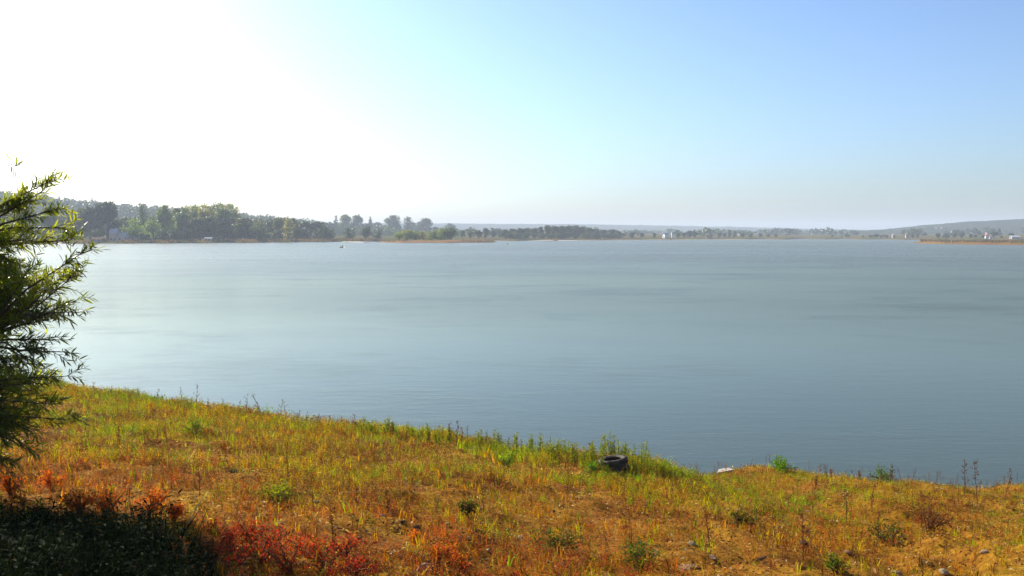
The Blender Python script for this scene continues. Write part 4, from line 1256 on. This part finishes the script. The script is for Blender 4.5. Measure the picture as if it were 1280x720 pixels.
# ------------------------------------------------------------------ the tyre
def tyre():
    p = on_g(768, 592)
    k = p[1] / F
    Ro = 38.5 * k / 2
    Ri = Ro * .60
    H = .30
    e = empty('old_tyre', (p[0], p[1], p[2] + .03), R(20))
    e.rotation_euler = (R(-1), R(-8), 0)
    prop(e, 'old dark rubber tyre lying on the bank among green weeds', 'tyre')
    rub = noise_mat('dusty_rubber', [(.3, (.022, .018, .015)), (.5, (.05, .038, .028)), (.75, (.13, .09, .055))], 6, 8, .75, bump=.3, spec=.3)
    side = noise_mat('dusty_sidewall', [(.3, (.03, .022, .015)), (.5, (.055, .038, .024)), (.75, (.12, .08, .045))], 5, 8, .75, bump=.25, spec=.3)
    # tread: outer band with grooves and lugs
    mb = MB()
    prof = [(Ro * .955, .03), (Ro * .985, .05), (Ro * .985, .085), (Ro * .962, .09), (Ro * .962, .10), (Ro * .985, .105), (Ro * .985, .145), (Ro * .962, .15), (Ro * .962, .16), (Ro * .985, .165), (Ro * .985, .20), (Ro * .955, .22),
            (Ro * .90, .20), (Ro * .90, .05)]
    prof = [(r_, z_ * H / .25) for r_, z_ in prof]
    mb.lathe(prof, 64, closed=True)
    n = 40
    for i in range(n):
        th = 2 * math.pi * i / n
        for z, off in ((.065, 0), (.235, .5)):
            t2 = th + off * 2 * math.pi / n
            mb.box((Ro * .985 * math.cos(t2), Ro * .985 * math.sin(t2), z), (.022, Ro * .085, .07), t2)
    mb.build('tread', rub, e)
    for s in (0, 1):
        sw = MB()
        pr = [(Ro * .953, H - .035), (Ro * .93, H - .015), (Ro * .86, H), (Ro * .76, H + .004), (Ro * .68, H - .012), (Ri * 1.02, H - .028), (Ri, H - .045), (Ri * 1.03, H - .055), (Ro * .70, H - .035), (Ro * .85, H - .03), (Ro * .905, H - .06)]
        if s: pr = [(r_, H - z_) for r_, z_ in pr]
        sw.lathe(pr, 64, closed=True)
        w_ = sw.build('sidewall', side, e, smooth=True)
        bd = MB()
        zc = H - .03 if s == 0 else .03
        bd.lathe([(Ri + .012 * math.cos(a), zc + .014 * math.sin(a)) for a in np.linspace(0, 2 * math.pi, 9)[:-1]], 48, closed=True)
        bd.build('bead', rub, w_, smooth=True)
    inner = MB()
    inner.lathe([(Ro * .895, .05), (Ro * .9, H / 2), (Ro * .895, H - .05), (Ro * .885, H - .05), (Ro * .888, H / 2), (Ro * .885, .05)], 48, closed=True)
    inner.build('inner_liner', rub, e, smooth=True)
tyre()

# ------------------------------------------------------------------ the willow on the left
def willow():
    base = Vector((-7.3, 10.4, float(gz(-7.3, 10.4)) - .05))
    e = empty('willow_tree', base)
    prop(e, 'leafy willow with long narrow leaves overhanging the bank', 'tree')
    r = np.random.default_rng(12)
    b0 = np.array(base)
    lobes = [((-8.3, 10.8, 6.1), (2.1, 2.1, 2.0), 46), ((-6.4, 10.1, 4.75), (1.6, 1.5, 1.45), 56), ((-7.0, 9.0, 4.4), (1.6, 1.4, 1.3), 34), ((-5.7, 10.1, 5.2), (.8, .9, .95), 34), ((-5.75, 10.0, 4.05), (.8, .9, .7), 26), ((-8.4, 8.7, 5.4), (1.7, 1.7, 1.7), 50), ((-5.65, 10.0, 5.3), (.65, .7, .8), 22), ((-6.0, 9.5, 3.9), (1.1, .9, .7), 50)]
    tr = MB()
    stems = []
    for i, tip in enumerate([(-8.3, 10.8, 7.4), (-7.6, 11.6, 6.6), (-6.6, 10.2, 5.9), (-6.3, 9.6, 5.0), (-7.3, 8.9, 5.0), (-8.8, 9.9, 6.2), (-5.75, 10.0, 5.75), (-5.5, 9.8, 4.7), (-5.9, 9.4, 4.2)]):
        tip = np.array(tip) - b0
        a = np.array([r.normal() * .08, r.normal() * .08, 0])
        mid = tip * [.3, .3, .5]
        pts = [a, a * .7 + mid * .5 + tip * .02, mid, (mid + tip) / 2 + [0, 0, .1], tip]
        tr.tube([tuple(q) for q in pts], [.085, .07, .055, .04, .018], 8)
        stems.append(pts)
    tr.build('trunk', M['bark'], e, smooth=True)
    lim = MB()
    shoots = []                       # (start, direction)
    specials = [((60, 228), 9.9), ((52, 240), 9.9), ((44, 250), 10), ((70, 262), 9.8), ((20, 252), 10), ((84, 285), 9.8), ((100, 318), 9.6), ((88, 300), 9.8), ((92, 345), 9.7), ((96, 375), 9.7), ((88, 390), 9.6),
                ((80, 440), 9.6), ((84, 470), 9.6), ((70, 425), 9.8), ((92, 525), 9.5), ((60, 505), 9.5), ((30, 560), 9.4), ((10, 585), 9.4), ((74, 350), 9.8), ((60, 400), 9.8), ((50, 460), 9.6), ((30, 300), 9.8), ((34, 340), 9.6), ((20, 400), 9.5), ((30, 480), 9.5), ((20, 530), 9.4)]
    targets = [(np.array(at_y(px, py, y)) - b0, True) for (px, py), y in specials]
    for c, rad, n in lobes:
        for i in range(n):
            d = r.normal(size=3); d /= np.linalg.norm(d)
            q = np.array(c) + d * np.array(rad) * (.35 + .6 * r.random()) - b0
            if q[2] + b0[2] < float(gz(q[0] + b0[0], q[1] + b0[1])) + .15: continue
            lim_x = q[0] + b0[0]
            targets.append((q, False))
    for q, spec in targets:
        # nearest stem point that is lower
        best, bd = None, 1e9
        for st in stems:
            for j in range(1, 5):
                dd = np.linalg.norm(st[j] - q) + max(0, st[j][2] - q[2]) * 1.2
                if dd < bd: bd, best = dd, st[j]
        m = (best + q) / 2 + np.array([0, 0, -.12 + .25 * r.random()])
        ln = np.linalg.norm(q - best)
        lim.tube([tuple(best), tuple(m), tuple(q)], [.018, .011, .004], 5)
        out = unit(q - m)
        for k in range(11 if spec else 16):
            t = .45 + .55 * r.random() if k else 1.0
            o = best * (1 - t) ** 2 + 2 * m * t * (1 - t) + q * t * t
            dd = unit(out * 1.0 + r.normal(size=3) * (.35 if spec else .6) + [.2, -.1, .32])
            shoots.append((o, dd, (.21 if spec else .28) * (.7 + .6 * r.random()), spec))
    # hanging spray at the very top, from the tall left part
    tp = np.array(at_y(20, 208, 10.2)) - b0; st0 = np.array([-8.0, 10.7, 7.0]) - b0
    mm = (tp + st0) / 2 + [0, 0, .25]
    lim.tube([tuple(st0), tuple(mm), tuple(tp)], [.014, .008, .003], 5)
    for k, dv in enumerate(((.2, 0, .8), (.6, 0, .6), (1, 0, .1), (.8, 0, -.7), (.1, .3, .9))):
        shoots.append((tp - [.02 * k, 0, 0], unit(dv), .10, True))
    L_, C_ = [], []
    tw = MB()
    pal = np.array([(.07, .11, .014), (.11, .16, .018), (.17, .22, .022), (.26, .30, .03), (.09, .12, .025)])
    for o, d, ln, spec in shoots:
        g = np.array([0, 0, -1.0])
        p1 = o + d * ln * .5; p2 = o + d * ln + g * ln * .22
        tw.tube([tuple(o), tuple(p1), tuple(p2)], [.004, .003, .0015], 4)
        nl = 15 if ln > .15 else 4
        pc = r.choice(5, p=[.08, .2, .32, .34, .06] if o[2] + b0[2] > 5.0 else [.25, .3, .22, .1, .13])  # high shoots draw paler greens, painting in the sunlit crown top
        for i in range(nl):
            t = (i + .5) / nl
            a = o * (1 - t) ** 2 + 2 * p1 * t * (1 - t) + p2 * t * t
            side = unit(np.cross(d, r.normal(size=3)))
            ld = unit(d * .8 + side * .75 + g * .18)
            L = (.075 + .065 * r.random()) * (1.0 - .3 * abs(t - .5))
            n = unit(r.normal(size=3) * .6 + [0, 0, 1])
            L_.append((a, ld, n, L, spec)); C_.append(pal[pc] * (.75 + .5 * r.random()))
    lim.build('limb', M['bark'], e, smooth=True)
    # a leaf: eight vertices, slim and curved
    def leaf_verts():
        xs = [0, .3, .65, 1]; ws = [.012, .065, .058, .004]; zs = [0, .03, .02, -.06]
        v = []
        for x, w, z in zip(xs, ws, zs): v += [(x, -w, z + .012), (x, w, z + .012)]
        return np.array(v), [(0, 2, 3, 1), (2, 4, 5, 3), (4, 6, 7, 5)]
    lv, lf = leaf_verts()
    A = np.array([l[0] for l in L_]); D = np.array([l[1] for l in L_]); N = np.array([l[2] for l in L_]); LL = np.array([l[3] for l in L_])
    S = np.cross(N, D); S /= np.linalg.norm(S, axis=1, keepdims=True); NN = np.cross(D, S)
    # the leaves on the outline toward the lake are single leaves
    rank = A[:, 0] + b0[0] - .12 * abs(A[:, 1] + b0[1] - 9.7)
    order = np.argsort(-rank)
    single = order[:290]
    rest = np.setdiff1d(np.arange(len(A)), single)
    V = (A[rest][:, None, :] + LL[rest][:, None, None] * (lv[None, :, 0:1] * D[rest][:, None, :] + lv[None, :, 1:2] * S[rest][:, None, :] + lv[None, :, 2:3] * NN[rest][:, None, :]))
    fo = (np.array(lf)[None] + 8 * np.arange(len(rest))[:, None, None]).reshape(-1, 4)
    cc = np.repeat(np.array(C_)[rest], 8, axis=0)
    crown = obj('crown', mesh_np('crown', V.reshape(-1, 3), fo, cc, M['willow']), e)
    crown['kind'] = 'stuff'
    tw.build('twig', M['bark'], crown)
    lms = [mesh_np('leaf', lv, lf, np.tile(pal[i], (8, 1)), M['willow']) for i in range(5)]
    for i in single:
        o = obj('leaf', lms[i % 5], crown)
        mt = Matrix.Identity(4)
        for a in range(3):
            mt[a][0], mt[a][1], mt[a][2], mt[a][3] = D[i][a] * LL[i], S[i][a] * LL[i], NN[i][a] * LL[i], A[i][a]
        o.matrix_local = mt
    return e
first = willow()
base2 = (-7.4, 4.8, float(gz(-7.4, 4.8)) - .05)  # unseen willow added left of the view to shade the undergrowth
second = first.copy(); C.objects.link(second)
second.location = base2; second.rotation_euler = (0, 0, R(175)); second.scale = (1.05, 1.0, 1.15)
second['label'] = 'second leafy willow out of view, added to shade the dark undergrowth'
for ch in first.children:
    c_ = ch.copy(); C.objects.link(c_); c_.parent = second
    for g_ in ch.children:
        if g_.name.startswith('twig'):
            d_ = g_.copy(); C.objects.link(d_); d_.parent = c_

# ------------------------------------------------------------------ haze over the lake
hz = MB().box((0, 3300, 42), (12960, 7400, 88)).mesh('haze')
hm = bpy.data.materials.new('haze'); hm.use_nodes = True
hn = hm.node_tree.nodes; hn.clear()
ho = hn.new('ShaderNodeOutputMaterial'); pv = hn.new('ShaderNodeVolumePrincipled')
pv.inputs['Color'].default_value = (.72, .83, .97, 1)
pv.inputs['Density'].default_value = 0.00026
pv.inputs['Anisotropy'].default_value = 0.1
hm.node_tree.links.new(pv.outputs[0], ho.inputs['Volume'])
hz.materials.append(hm)
prop(obj('haze', hz), 'pale blue haze hanging over the lake and hills', 'haze', kind='stuff')
